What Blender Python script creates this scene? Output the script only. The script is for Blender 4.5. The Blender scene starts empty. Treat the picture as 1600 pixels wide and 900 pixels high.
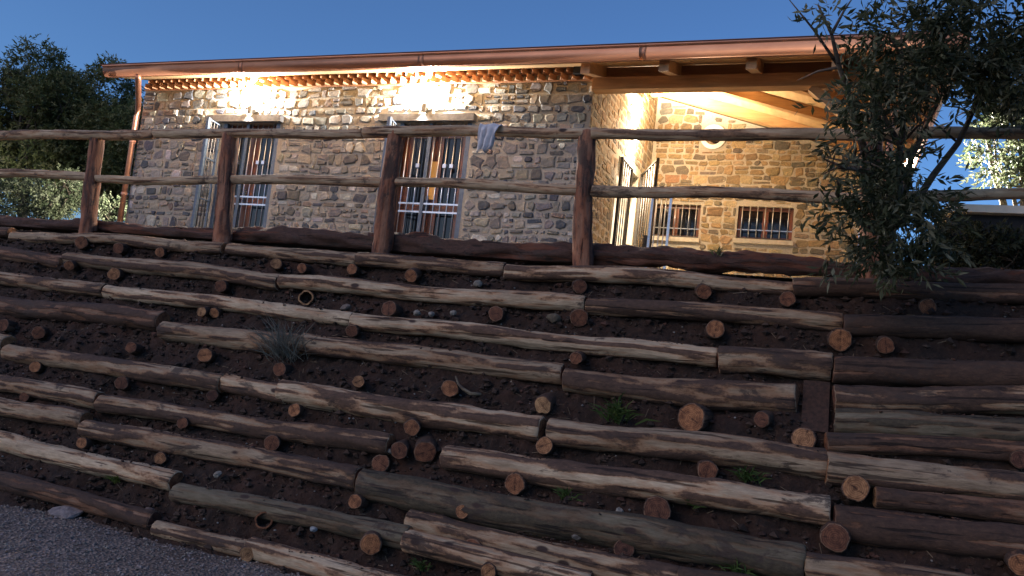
import bpy, bmesh, math, random
from mathutils import Vector, Matrix, noise

# ------------------------------------------------------------------ camera, world, sun, exposure
S = bpy.context.scene
COL = S.collection
EYE = Vector((0, 0, 1.6))
FPX = 1251.446                       # focal length in pixels of the 1600 x 900 photograph
CR = Vector((0.92645038, 0.35874652, 0.11397641))
CU = Vector((-0.07362089, -0.12425303, 0.98951561))
CW = Vector((-0.36914719, 0.92512816, 0.08870303))
cam = bpy.data.cameras.new('camera')
camo = bpy.data.objects.new('camera', cam)
COL.objects.link(camo)
cam.lens = FPX / 1600 * 36
cam.sensor_width = 36
cam.clip_start = 0.05
cam.clip_end = 2000
m = Matrix.Identity(4)
for i in range(3):
    m[i][0], m[i][1], m[i][2], m[i][3] = CR[i], CU[i], -CW[i], EYE[i]
camo.matrix_world = m
S.camera = camo

SUN_EL, SUN_AZ = math.radians(30), math.radians(212)     # azimuth clockwise from +Y
world = bpy.data.worlds.new('World')
S.world = world
world.use_nodes = True
wn = world.node_tree
sky = wn.nodes.new('ShaderNodeTexSky')
sky.sky_type = 'NISHITA'
sky.sun_disc = False
sky.sun_elevation = SUN_EL
sky.sun_rotation = SUN_AZ
sky.ozone_density = 10.0
wn.links.new(sky.outputs[0], wn.nodes['Background'].inputs[0])
wn.nodes['Background'].inputs[1].default_value = 0.138
sun = bpy.data.lights.new('sun', 'SUN')
suno = bpy.data.objects.new('sun', sun)
COL.objects.link(suno)
sun.energy = 0.66
sun.angle = math.radians(30)
sun.color = (1.0, 0.56, 0.27)
sd = Vector((math.sin(SUN_AZ) * math.cos(SUN_EL), math.cos(SUN_AZ) * math.cos(SUN_EL), math.sin(SUN_EL)))
suno.rotation_euler = (-sd).to_track_quat('-Z', 'Y').to_euler()
S.view_settings.view_transform = 'Standard'
S.view_settings.look = 'None'
S.view_settings.exposure = 0
S.view_settings.gamma = 1
S.render.engine = 'CYCLES'
S.cycles.max_bounces = 6
S.cycles.sample_clamp_indirect = 6

# ------------------------------------------------------------------ pixel helpers (photo pixels -> place)
def ray(x, y):
    return CW + CR * ((x - 800) / FPX) - CU * ((y - 450) / FPX)
def at(x, y, Y):
    d = ray(x, y)
    return EYE + d * (Y / d.y)
def atX(x, y, X):
    d = ray(x, y)
    return EYE + d * (X / d.x)
def px(p):
    d = Vector(p) - EYE
    z = d.dot(CW)
    return 800 + FPX * d.dot(CR) / z, 450 - FPX * d.dot(CU) / z, z
BY0, BZ0, BY1, BZ1 = 4.68, 0.0, 6.5, 2.45          # foot and head of the bank
BN = Vector((0, -(BZ1 - BZ0), BY1 - BY0)).normalized()     # outward normal of the bank
BS = Vector((0, BY1 - BY0, BZ1 - BZ0)).normalized()        # up the bank
def bank(x, y, off=0.0):
    d = ray(x, y)
    p0 = Vector((0, BY0, BZ0)) + BN * off
    return EYE + d * ((p0 - EYE).dot(BN) / d.dot(BN))
TZ = 2.49                                            # terrace level
def E(z):                                            # height above the eye -> world
    return z + 1.6

# ------------------------------------------------------------------ materials
MATS = {}
def mat(name, rough=0.8, metal=0.0):
    mm = bpy.data.materials.new(name)
    mm.use_nodes = True
    nt = mm.node_tree
    b = nt.nodes['Principled BSDF']
    b.inputs['Roughness'].default_value = rough
    b.inputs['Metallic'].default_value = metal
    MATS[name] = mm
    return mm, nt, b
def N(nt, typ, **kw):
    n = nt.nodes.new(typ)
    for k, v in kw.items():
        if k in n.inputs.keys() if isinstance(k, str) else False:
            n.inputs[k].default_value = v
        else:
            setattr(n, k, v)
    return n
def coords(nt, scale=(1, 1, 1), rnd=True):
    tc = nt.nodes.new('ShaderNodeTexCoord')
    mp = nt.nodes.new('ShaderNodeMapping')
    mp.inputs['Scale'].default_value = scale
    nt.links.new(tc.outputs['Object'], mp.inputs['Vector'])
    if rnd:
        oi = nt.nodes.new('ShaderNodeObjectInfo')
        ml = nt.nodes.new('ShaderNodeMath')
        ml.operation = 'MULTIPLY'
        ml.inputs[1].default_value = 57.0
        nt.links.new(oi.outputs['Random'], ml.inputs[0])
        nt.links.new(ml.outputs[0], mp.inputs['Location'])
    return mp.outputs[0]
def nz(nt, vec, scale, detail=5, rough=0.6, dist=0.0):
    n = nt.nodes.new('ShaderNodeTexNoise')
    n.inputs['Scale'].default_value = scale
    n.inputs['Detail'].default_value = detail
    n.inputs['Roughness'].default_value = rough
    n.inputs['Distortion'].default_value = dist
    nt.links.new(vec, n.inputs['Vector'])
    return n.outputs['Fac']
def ramp(nt, fac, stops):
    r = nt.nodes.new('ShaderNodeValToRGB')
    e = r.color_ramp.elements
    while len(e) < len(stops):
        e.new(0.5)
    for i, (p, c) in enumerate(stops):
        e[i].position = p
        e[i].color = (*c, 1)
    nt.links.new(fac, r.inputs[0])
    return r.outputs['Color']
def mix(nt, fac, a, b, mode='MIX'):
    n = nt.nodes.new('ShaderNodeMix')
    n.data_type = 'RGBA'
    n.blend_type = mode
    for sock, v in ((n.inputs[0], fac), (n.inputs[6], a), (n.inputs[7], b)):
        if hasattr(v, 'links'):
            nt.links.new(v, sock)
        elif isinstance(v, tuple):
            sock.default_value = (*v, 1)
        else:
            sock.default_value = v
    return n.outputs[2]
def bump(nt, b, h, strength=0.4, dist=0.02):
    n = nt.nodes.new('ShaderNodeBump')
    n.inputs['Strength'].default_value = strength
    n.inputs['Distance'].default_value = dist
    nt.links.new(h, n.inputs['Height'])
    nt.links.new(n.outputs[0], b.inputs['Normal'])
def base(nt, b, c):
    if hasattr(c, 'links'):
        nt.links.new(c, b.inputs['Base Color'])
    else:
        b.inputs['Base Color'].default_value = (*c, 1)

def wood_log(name, pale, pale2, bark, cover, grey=None):
    """peeled log: pale wood with patches of bark; cover = how much bark"""
    mm, nt, b = mat(name, 0.85)
    v = coords(nt, (0.5, 1, 1))
    v2 = coords(nt, (0.16, 1, 1))
    vd = coords(nt, (0.2, 1, 1))
    grain = nz(nt, v2, 60, 5, 0.65)
    wood = ramp(nt, grain, [(0.3, pale2), (0.65, pale)])
    tone = ramp(nt, nz(nt, v, 2.6, 6, 0.7), [(0.32, (0.5, 0.46, 0.43)), (0.55, (0.9, 0.88, 0.86)), (0.72, (1.12, 1.1, 1.06))])
    wood = mix(nt, 1.0, wood, tone, 'MULTIPLY')
    bk = ramp(nt, nz(nt, v, 45, 6, 0.75), [(0.3, tuple(c * 0.35 for c in bark)), (0.55, bark), (0.75, tuple(c * 1.8 for c in bark))])
    at_ = nt.nodes.new('ShaderNodeAttribute')
    at_.attribute_name = 'bark'
    ad = nt.nodes.new('ShaderNodeMath')
    ad.operation = 'MULTIPLY_ADD'
    ad.inputs[1].default_value = 0.5
    nt.links.new(nz(nt, coords(nt, (0.45, 1, 1)), 40, 8, 0.75), ad.inputs[0])
    nt.links.new(at_.outputs['Fac'], ad.inputs[2])
    mask = ramp(nt, ad.outputs[0], [(0.69, (0, 0, 0)), (0.81, (0.95, 0.95, 0.95))])
    rim = ramp(nt, ad.outputs[0], [(0.54, (0, 0, 0)), (0.73, (1, 1, 1))])
    red = mix(nt, 0.75, wood, tuple(q * w_ for q, w_ in zip(pale, (0.66, 0.42, 0.29))))
    col = mix(nt, mask, mix(nt, rim, wood, red), bk)
    crack = ramp(nt, nz(nt, coords(nt, (0.05, 1, 1)), 34, 3, 0.5), [(0.34, (0.25, 0.22, 0.2)), (0.40, (1, 1, 1))])
    col = mix(nt, 1.0, col, crack, 'MULTIPLY')
    dirt = ramp(nt, nz(nt, v, 4.2, 8, 0.75, 0.4), [(0.56, (0, 0, 0)), (0.62, (0.85, 0.85, 0.85))])
    col = mix(nt, dirt, col, (0.045, 0.03, 0.022))
    kn = nt.nodes.new('ShaderNodeTexVoronoi')
    kn.inputs['Scale'].default_value = 4.6
    nt.links.new(v, kn.inputs['Vector'])
    kmask = ramp(nt, kn.outputs['Distance'], [(0.075, (1, 1, 1)), (0.12, (0, 0, 0))])
    col = mix(nt, kmask, col, (0.04, 0.022, 0.015))
    base(nt, b, col)
    h = mix(nt, 0.5, mix(nt, mask, grain, nz(nt, v, 30, 6, 0.75)), mix(nt, 0.5, mask, crack))
    bump(nt, b, h, 0.9, 0.02)
    return mm
wood_log('log_pale', (0.62, 0.50, 0.34), (0.36, 0.28, 0.18), (0.088, 0.050, 0.032), 0.42)
wood_log('log_mixed', (0.42, 0.325, 0.21), (0.23, 0.17, 0.11), (0.066, 0.038, 0.025), 0.47)
wood_log('log_bark', (0.28, 0.18, 0.115), (0.17, 0.105, 0.065), (0.060, 0.033, 0.020), 0.55)
wood_log('log_grey', (0.20, 0.17, 0.115), (0.115, 0.10, 0.06), (0.06, 0.048, 0.028), 0.50)
wood_log('edge_bark', (0.18, 0.075, 0.042), (0.085, 0.04, 0.025), (0.06, 0.03, 0.02), 0.55)
wood_log('rail_wood', (0.58, 0.45, 0.29), (0.38, 0.28, 0.175), (0.16, 0.095, 0.055), 0.33)
wood_log('post_wood', (0.40, 0.20, 0.115), (0.25, 0.12, 0.07), (0.13, 0.06, 0.038), 0.46)
wood_log('trunk_bark', (0.13, 0.10, 0.075), (0.08, 0.06, 0.045), (0.06, 0.045, 0.035), 0.5)

mm, nt, b = mat('end_grain', 0.85)                    # sawn round ends, rings around local X
tc = nt.nodes.new('ShaderNodeTexCoord')
sx = nt.nodes.new('ShaderNodeSeparateXYZ')
nt.links.new(tc.outputs['Object'], sx.inputs[0])
cb = nt.nodes.new('ShaderNodeCombineXYZ')
nt.links.new(sx.outputs[1], cb.inputs[0])
nt.links.new(sx.outputs[2], cb.inputs[1])
wv = nt.nodes.new('ShaderNodeTexWave')
wv.wave_type = 'RINGS'
wv.rings_direction = 'SPHERICAL'
wv.inputs['Scale'].default_value = 26
wv.inputs['Distortion'].default_value = 2.2
nt.links.new(cb.outputs[0], wv.inputs['Vector'])
oi = nt.nodes.new('ShaderNodeObjectInfo')
tint = ramp(nt, oi.outputs['Random'], [(0.0, (0.13, 0.052, 0.03)), (0.45, (0.28, 0.11, 0.05)), (0.8, (0.46, 0.20, 0.08)), (1.0, (0.5, 0.30, 0.14))])
blot = ramp(nt, nz(nt, coords(nt), 28, 4), [(0.35, (0.35, 0.3, 0.28)), (0.65, (1, 1, 1))])
c = mix(nt, 1.0, mix(nt, 0.35, tint, wv.outputs['Color'], 'MULTIPLY'), blot, 'MULTIPLY')
ab = nt.nodes.new('ShaderNodeMath')
ab.operation = 'ABSOLUTE'
nt.links.new(sx.outputs[2], ab.inputs[0])
gt_ = nt.nodes.new('ShaderNodeMath')
gt_.operation = 'ADD'
nt.links.new(ab.outputs[0], gt_.inputs[0])
mlt = nt.nodes.new('ShaderNodeMath')
mlt.operation = 'MULTIPLY'
mlt.inputs[1].default_value = 0.03
nt.links.new(nz(nt, coords(nt), 30, 3), mlt.inputs[0])
nt.links.new(mlt.outputs[0], gt_.inputs[1])
ck = ramp(nt, gt_.outputs[0], [(0.014, (0.25, 0.2, 0.18)), (0.0185, (1, 1, 1))])
base(nt, b, mix(nt, 1.0, c, ck, 'MULTIPLY'))
bump(nt, b, wv.outputs['Fac'], 0.3, 0.004)

mm, nt, b = mat('rotten_hollow', 0.95)
base(nt, b, ramp(nt, nz(nt, coords(nt), 40), [(0.3, (0.02, 0.012, 0.009)), (0.7, (0.07, 0.035, 0.022))]))

mm, nt, b = mat('soil', 0.95)
v = coords(nt, rnd=False)
n1 = nz(nt, v, 3.0, 6, 0.65)
n2 = nz(nt, v, 28, 6, 0.7)
c = ramp(nt, n2, [(0.3, (0.005, 0.003, 0.002)), (0.55, (0.024, 0.0125, 0.0075)), (0.75, (0.08, 0.045, 0.027))])
c = mix(nt, ramp(nt, n1, [(0.4, (0, 0, 0)), (0.7, (1, 1, 1))]), c, mix(nt, 0.5, c, (0.07, 0.028, 0.014)))
base(nt, b, c)
bump(nt, b, n2, 0.9, 0.03)

mm, nt, b = mat('gravel', 0.95)
v = coords(nt, rnd=False)
vo = nt.nodes.new('ShaderNodeTexVoronoi')
vo.inputs['Scale'].default_value = 42
nt.links.new(v, vo.inputs['Vector'])
c = ramp(nt, vo.outputs['Color'], [(0.2, (0.13, 0.10, 0.08)), (0.6, (0.25, 0.20, 0.16)), (0.9, (0.36, 0.29, 0.235))])
c = mix(nt, 1.0, c, ramp(nt, nz(nt, v, 0.9, 5), [(0.35, (0.55, 0.5, 0.47)), (0.65, (1, 1, 1))]), 'MULTIPLY')
base(nt, b, c)
bump(nt, b, vo.outputs['Distance'], 0.9, 0.02)

mm, nt, b = mat('terrace_earth', 0.95)
base(nt, b, ramp(nt, nz(nt, coords(nt, rnd=False), 12, 6), [(0.3, (0.10, 0.08, 0.06)), (0.7, (0.2, 0.165, 0.125))]))

def vcol(name, rough, bumpscale=30, bs=0.5, bd=0.01, spec=None, var=0.45):
    mm, nt, b = mat(name, rough)
    a = nt.nodes.new('ShaderNodeVertexColor')
    a.layer_name = 'Col'
    v = coords(nt, rnd=False)
    n = nz(nt, v, bumpscale, 6, 0.65)
    c = mix(nt, 1.0, a.outputs['Color'], ramp(nt, n, [(0.25, (1 - var,) * 3), (0.75, (1 + var * 0.35,) * 3)]), 'MULTIPLY')
    base(nt, b, c)
    bump(nt, b, n, bs, bd)
    if spec is not None:
        b.inputs['Specular IOR Level'].default_value = spec
    return mm
vcol('stone', 0.9, 26, 0.8, 0.02, var=0.6)
vcol('pebble', 0.92, 40, 0.5, 0.006)
def leafmat(name, rough=0.55):
    mm, nt, b = mat(name, rough)
    a = nt.nodes.new('ShaderNodeVertexColor')
    a.layer_name = 'Col'
    nt.links.new(a.outputs['Color'], b.inputs['Base Color'])
    b.inputs['Specular IOR Level'].default_value = 0.25
    tr = nt.nodes.new('ShaderNodeBsdfTranslucent')
    nt.links.new(a.outputs['Color'], tr.inputs['Color'])
    ms = nt.nodes.new('ShaderNodeMixShader')
    ms.inputs[0].default_value = 0.32
    out = nt.nodes['Material Output']
    nt.links.new(b.outputs[0], ms.inputs[1])
    nt.links.new(tr.outputs[0], ms.inputs[2])
    nt.links.new(ms.outputs[0], out.inputs['Surface'])
leafmat('leaf', 0.6)

mm, nt, b = mat('mortar', 0.95)
v = coords(nt, rnd=False)
n2 = nz(nt, v, 35, 6, 0.7)
base(nt, b, mix(nt, 1.0, ramp(nt, n2, [(0.3, (0.32, 0.29, 0.24)), (0.7, (0.50, 0.455, 0.38))]),
                ramp(nt, nz(nt, v, 1.3, 4), [(0.3, (0.7, 0.68, 0.64)), (0.7, (1.05, 1.03, 1))]), 'MULTIPLY'))
bump(nt, b, n2, 0.6, 0.015)

def timber(name, c1, c2, axis_scale, rough=0.55):
    mm, nt, b = mat(name, rough)
    v = coords(nt, axis_scale)
    g = nz(nt, v, 26, 5, 0.6, 0.4)
    base(nt, b, mix(nt, 1.0, ramp(nt, g, [(0.3, c1), (0.7, c2)]),
                    ramp(nt, nz(nt, coords(nt), 1.6, 3), [(0.3, (0.8, 0.78, 0.75)), (0.7, (1.05, 1.05, 1.05))]), 'MULTIPLY'))
    bump(nt, b, g, 0.25, 0.004)
timber('timber_x', (0.38, 0.20, 0.085), (0.56, 0.32, 0.14), (0.08, 1, 1))
timber('timber_y', (0.38, 0.20, 0.085), (0.56, 0.32, 0.14), (1, 0.08, 1))
timber('timber_z', (0.30, 0.135, 0.05), (0.46, 0.235, 0.095), (1, 1, 0.08))
timber('ceiling_wood', (0.50, 0.31, 0.14), (0.66, 0.44, 0.22), (0.1, 0.1, 1), 0.6)
timber('fascia_wood', (0.26, 0.12, 0.055), (0.36, 0.18, 0.085), (0.08, 1, 1))
timber('door_wood', (0.10, 0.03, 0.014), (0.17, 0.058, 0.026), (1, 1, 0.08), 0.35)

mm, nt, b = mat('copper', 0.44, 0.8)
base(nt, b, ramp(nt, nz(nt, coords(nt, (0.3, 1, 1)), 6, 5), [(0.3, (0.40, 0.17, 0.10)), (0.7, (0.56, 0.27, 0.165))]))
mm, nt, b = mat('terracotta', 0.85)
v = coords(nt)
base(nt, b, ramp(nt, nz(nt, v, 14, 5), [(0.3, (0.30, 0.135, 0.065)), (0.7, (0.47, 0.25, 0.13))]))
mm, nt, b = mat('roof_tile', 0.85)
base(nt, b, ramp(nt, nz(nt, coords(nt, rnd=False), 6, 5), [(0.3, (0.13, 0.06, 0.04)), (0.7, (0.24, 0.11, 0.07))]))
mm, nt, b = mat('lintel_stone', 0.85)
n1 = nz(nt, coords(nt), 18, 6)
base(nt, b, ramp(nt, n1, [(0.3, (0.10, 0.105, 0.115)), (0.7, (0.19, 0.195, 0.205))]))
bump(nt, b, n1, 0.3, 0.006)
mm, nt, b = mat('sill_stone', 0.85)
n1 = nz(nt, coords(nt), 18, 6)
base(nt, b, ramp(nt, n1, [(0.3, (0.33, 0.29, 0.23)), (0.7, (0.47, 0.43, 0.35))]))
mm, nt, b = mat('blue_steel', 0.4, 0.3)
base(nt, b, ramp(nt, nz(nt, coords(nt), 20), [(0.3, (0.05, 0.07, 0.10)), (0.7, (0.09, 0.115, 0.15))]))
mm, nt, b = mat('bar_steel', 0.28, 0.75)
base(nt, b, ramp(nt, nz(nt, coords(nt), 30), [(0.3, (0.36, 0.38, 0.42)), (0.7, (0.52, 0.54, 0.58))]))
mm, nt, b = mat('dark_iron', 0.5, 0.3)
base(nt, b, ramp(nt, nz(nt, coords(nt), 20), [(0.3, (0.018, 0.017, 0.018)), (0.7, (0.04, 0.036, 0.034))]))
mm, nt, b = mat('glass_dark', 0.06)
base(nt, b, ramp(nt, nz(nt, coords(nt), 3), [(0.3, (0.003, 0.004, 0.007)), (0.7, (0.006, 0.007, 0.010))]))
b.inputs['Specular IOR Level'].default_value = 0.35
mm, nt, b = mat('white_paint', 0.4)
base(nt, b, ramp(nt, nz(nt, coords(nt), 3), [(0.3, (0.72, 0.70, 0.66)), (0.7, (0.8, 0.78, 0.74))]))
mm, nt, b = mat('cloth', 0.9)
n1 = nz(nt, coords(nt), 14, 5)
base(nt, b, ramp(nt, n1, [(0.3, (0.42, 0.42, 0.43)), (0.7, (0.66, 0.65, 0.66))]))
bump(nt, b, n1, 0.4, 0.01)
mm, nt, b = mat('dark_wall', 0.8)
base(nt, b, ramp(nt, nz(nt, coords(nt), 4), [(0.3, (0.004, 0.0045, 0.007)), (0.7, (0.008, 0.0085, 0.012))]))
mm, nt, b = mat('pale_render', 0.85)
base(nt, b, ramp(nt, nz(nt, coords(nt), 6), [(0.3, (0.5, 0.46, 0.36)), (0.7, (0.62, 0.57, 0.46))]))
mm, nt, b = mat('lamp_glow', 0.5)
base(nt, b, (0.9, 0.85, 0.7))
b.inputs['Emission Color'].default_value = (1, 0.85, 0.6, 1)
b.inputs['Emission Strength'].default_value = 40
mm, nt, b = mat('stile_glow', 0.3)  # weak orange emission, imitates lamplight reflected on the door wood
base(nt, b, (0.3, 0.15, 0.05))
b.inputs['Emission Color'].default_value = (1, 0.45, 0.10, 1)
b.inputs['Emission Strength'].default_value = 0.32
mm, nt, b = mat('lamp_metal', 0.4, 0.6)
base(nt, b, ramp(nt, nz(nt, coords(nt), 20), [(0.3, (0.10, 0.10, 0.10)), (0.7, (0.16, 0.16, 0.16))]))

# ------------------------------------------------------------------ object helpers
def link(name, me, parent=None, mats=(), label=None, cat=None, group=None, kind=None):
    o = bpy.data.objects.new(name, me)
    COL.objects.link(o)
    if me is not None:
        for q in mats:
            me.materials.append(MATS[q])
    if parent is not None:
        o.parent = parent
    for k, vv in (('label', label), ('category', cat), ('group', group), ('kind', kind)):
        if vv:
            o[k] = vv
    return o
def mesh(name, verts, faces, smooth=False, mi=None):
    me = bpy.data.meshes.new(name)
    me.from_pydata([tuple(v) for v in verts], [], faces)
    if smooth:
        me.polygons.foreach_set('use_smooth', [True] * len(me.polygons))
    if mi:
        me.polygons.foreach_set('material_index', mi)
    me.update()
    return me
def empty(name, loc, label, cat, group=None, kind=None):
    o = link(name, None, None, (), label, cat, group, kind)
    o.location = loc
    return o
def child(name, me, parent, mats, kind=None, label=None):
    """mesh given in world space, parented under a thing whose base is somewhere else"""
    o = link(name, me, parent, mats, label, None, None, kind)
    loc = Vector((0, 0, 0))
    q = parent
    while q is not None:
        loc += q.location
        q = q.parent
    o.location = -loc
    return o
def recentre(me, c):
    me.transform(Matrix.Translation(-Vector(c)))
def part(name, me, parent, mats, c, kind=None, label=None):
    """mesh in world space; its origin is put at c"""
    recentre(me, c)
    o = child(name, me, parent, mats, kind, label)
    o.location = o.location + Vector(c)
    return o
BOXF = [(0, 3, 2, 1), (4, 5, 6, 7), (0, 1, 5, 4), (1, 2, 6, 5), (2, 3, 7, 6), (3, 0, 4, 7)]
def boxv(x0, x1, y0, y1, z0, z1):
    return [Vector(q) for q in ((x0, y0, z0), (x1, y0, z0), (x1, y1, z0), (x0, y1, z0), (x0, y0, z1), (x1, y0, z1), (x1, y1, z1), (x0, y1, z1))]
class MB:
    def __init__(s):
        s.v, s.f, s.m = [], [], []
    def add(s, vs, fs, mi=0):
        o = len(s.v)
        s.v += [Vector(q) for q in vs]
        s.f += [tuple(i + o for i in q) for q in fs]
        s.m += [mi] * len(fs)
        return s
    def box(s, x0, x1, y0, y1, z0, z1, mi=0):
        return s.add(boxv(x0, x1, y0, y1, z0, z1), BOXF, mi)
    def bar(s, a, b_, w, h, up=Vector((0, 0, 1)), mi=0):
        a, b_ = Vector(a), Vector(b_)
        d = (b_ - a).normalized()
        r_ = d.cross(up)
        if r_.length < 1e-4:
            r_ = d.cross(Vector((0, 1, 0)))
        r_.normalize()
        u_ = r_.cross(d)
        vs = []
        for p in (a, b_):
            for i, j in ((-1, -1), (1, -1), (1, 1), (-1, 1)):
                vs.append(p + r_ * (i * w / 2) + u_ * (j * h / 2))
        return s.add(vs, [(0, 1, 2, 3), (7, 6, 5, 4), (0, 4, 5, 1), (1, 5, 6, 2), (2, 6, 7, 3), (3, 7, 4, 0)], mi)
    def tube(s, pts, rad, n=8, mi=0, cap=True):
        pts = [Vector(p) for p in pts]
        o = len(s.v)
        for i, p in enumerate(pts):
            d = (pts[min(i + 1, len(pts) - 1)] - pts[max(i - 1, 0)]).normalized()
            a = d.cross(Vector((0.3, 0.2, 1)))
            a.normalize()
            c_ = d.cross(a)
            r_ = rad[i] if isinstance(rad, (list, tuple)) else rad
            for k in range(n):
                t = 2 * math.pi * k / n
                s.v.append(p + a * (r_ * math.cos(t)) + c_ * (r_ * math.sin(t)))
        for i in range(len(pts) - 1):
            for k in range(n):
                s.f.append((o + i * n + k, o + i * n + (k + 1) % n, o + (i + 1) * n + (k + 1) % n, o + (i + 1) * n + k))
                s.m.append(mi)
        if cap:
            s.f.append(tuple(o + k for k in range(n))[::-1])
            s.f.append(tuple(o + (len(pts) - 1) * n + k for k in range(n)))
            s.m += [mi, mi]
        return s
    def me(s, name, smooth=False):
        return mesh(name, s.v, s.f, smooth, s.m)
    def centre(s):
        c_ = Vector((0, 0, 0))
        for q in s.v:
            c_ += q
        return c_ / max(1, len(s.v))
    def part(s, name, parent, mats, kind=None, smooth=False, label=None):
        c_ = s.centre()
        return part(name, s.me(name, smooth), parent, mats if isinstance(mats, (list, tuple)) else (mats,), c_, kind, label)

def log_mesh(name, L, r0, r1, seed, n=12, wob=0.02, rough=0.07, hollow=False, slant=0.15, bend=None, cover=0.45, seg=0.07):
    """round timber along local +X from 0 to L; slot 0 bark / wood, slot 1 sawn end, slot 2 hollow"""
    rg = random.Random(seed)
    segs = max(3, int(L / seg))
    bark = []
    off = Vector((rg.uniform(0, 90), rg.uniform(0, 90), rg.uniform(0, 90)))
    vs, fs, mi = [], [], []
    s0, s1 = rg.uniform(-slant, slant), rg.uniform(-slant, slant)
    for i in range(segs + 1):
        t = i / segs
        r_ = r0 + (r1 - r0) * t
        r_ *= 1 + 0.10 * noise.noise(Vector((t * L * 1.4, 0, 0)) + off)
        cy = wob * noise.noise(Vector((t * L * 0.8, 5, 0)) + off)
        cz = wob * noise.noise(Vector((t * L * 0.8, 0, 9)) + off)
        if bend:
            cz += bend * math.sin(math.pi * t)
        for k in range(n):
            a = 2 * math.pi * k / n
            q = r_ * (1 + rough * 2 * noise.noise(Vector((t * L * 3.2, 1.5 * math.cos(a), 1.5 * math.sin(a))) + off * 1.7)
                      + rough * noise.noise(Vector((t * L * 9, 3 * math.cos(a), 3 * math.sin(a))) + off))
            x = t * L
            ca, sa = math.cos(a), math.sin(a)
            bv = 0.5 + 0.50 * noise.noise(Vector((x * 0.9, 1.9 * ca, 1.9 * sa)) + off) + 0.42 * noise.noise(Vector((x * 2.4, 4.6 * ca, 4.6 * sa)) + off * 2) + 0.26 * noise.noise(Vector((x * 6.5, 8 * ca, 8 * sa)) + off * 3)
            bv += (cover - 0.5)
            bark.append(bv)
            q += 0.07 * r0 * min(1.0, max(0.0, (bv - 0.47) / 0.06))
            if i == 0:
                x += s0 * r_ * math.cos(a) + rg.uniform(-1, 1) * 0.05 * r_
            if i == segs:
                x += s1 * r_ * math.cos(a) + rg.uniform(-1, 1) * 0.05 * r_
            vs.append((x, cy + q * math.cos(a), cz + q * math.sin(a)))
    for i in range(segs):
        for k in range(n):
            fs.append((i * n + k, i * n + (k + 1) % n, (i + 1) * n + (k + 1) % n, (i + 1) * n + k))
            mi.append(0)
    def ring_cap(base_i, sign, xin):
        c_ = Vector((0, 0, 0))
        ring = [Vector(vs[base_i + k]) for k in range(n)]
        for q in ring:
            c_ += q / n
        def face(l):
            return tuple(l) if sign > 0 else tuple(reversed(l))
        if not hollow:                                 # slightly domed sawn end with a worn edge
            o = len(vs)
            for q in ring:
                p = c_ + (q - c_) * 0.9
                vs.append((p.x + sign * 0.006, p.y, p.z))
            for k in range(n):
                fs.append(face((base_i + k, base_i + (k + 1) % n, o + (k + 1) % n, o + k)))
                mi.append(0)
            fs.append(face([o + k for k in range(n)]))
            mi.append(1)
        else:
            o = len(vs)
            for q in ring:
                p = c_ + (q - c_) * 0.80
                vs.append((p.x, p.y, p.z))
            for q in ring:
                p = c_ + (q - c_) * 0.68
                vs.append((p.x - sign * xin, p.y, p.z))
            for k in range(n):
                fs.append(face((base_i + k, base_i + (k + 1) % n, o + (k + 1) % n, o + k)))
                mi.append(1)
                fs.append(face((o + k, o + (k + 1) % n, o + n + (k + 1) % n, o + n + k)))
                mi.append(2)
            fs.append(face([o + n + k for k in range(n)]))
            mi.append(2)
    ring_cap(segs * n, 1, r1 * 1.6)
    ring_cap(0, -1, r0 * 1.6)
    me = mesh(name, vs, fs, False, mi)
    sm = [q == 0 for q in mi]
    bark += [0.2] * (len(vs) - len(bark))
    ba = me.attributes.new('bark', 'FLOAT', 'POINT')
    ba.data.foreach_set('value', bark)
    me.polygons.foreach_set('use_smooth', sm)
    return me
def place_axis(o, p0, p1, roll=0.0):
    d = (Vector(p1) - Vector(p0)).normalized()
    z = Vector((0, 0, 1)) if abs(d.z) < 0.9 else Vector((0, 1, 0))
    y = z.cross(d).normalized()
    z = d.cross(y)
    M = Matrix((d, y, z)).transposed() @ Matrix.Rotation(roll, 3, 'X')
    o.rotation_euler = M.to_euler()
    base_ = Vector((0, 0, 0))
    q = o.parent
    while q is not None:
        base_ += q.location
        q = q.parent
    o.location = Vector(p0) - base_
def add_log(name, p0, p1, r0, r1, mats, parent, seed, **kw):
    L = (Vector(p1) - Vector(p0)).length
    roll = kw.pop('roll', random.Random(seed).uniform(0, 6.28))
    if kw.get('bend'):
        roll = 0
    me = log_mesh(name, L, r0, r1, seed, **kw)
    o = link(name, me, parent, mats)
    place_axis(o, p0, p1, roll)
    return o
def setcol(me, cols):
    """cols: one colour per polygon"""
    at_ = me.color_attributes.new('Col', 'FLOAT_COLOR', 'CORNER')
    buf = []
    for p, c_ in zip(me.polygons, cols):
        buf += [c_[0], c_[1], c_[2], 1.0] * p.loop_total
    at_.data.foreach_set('color', buf)

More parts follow.
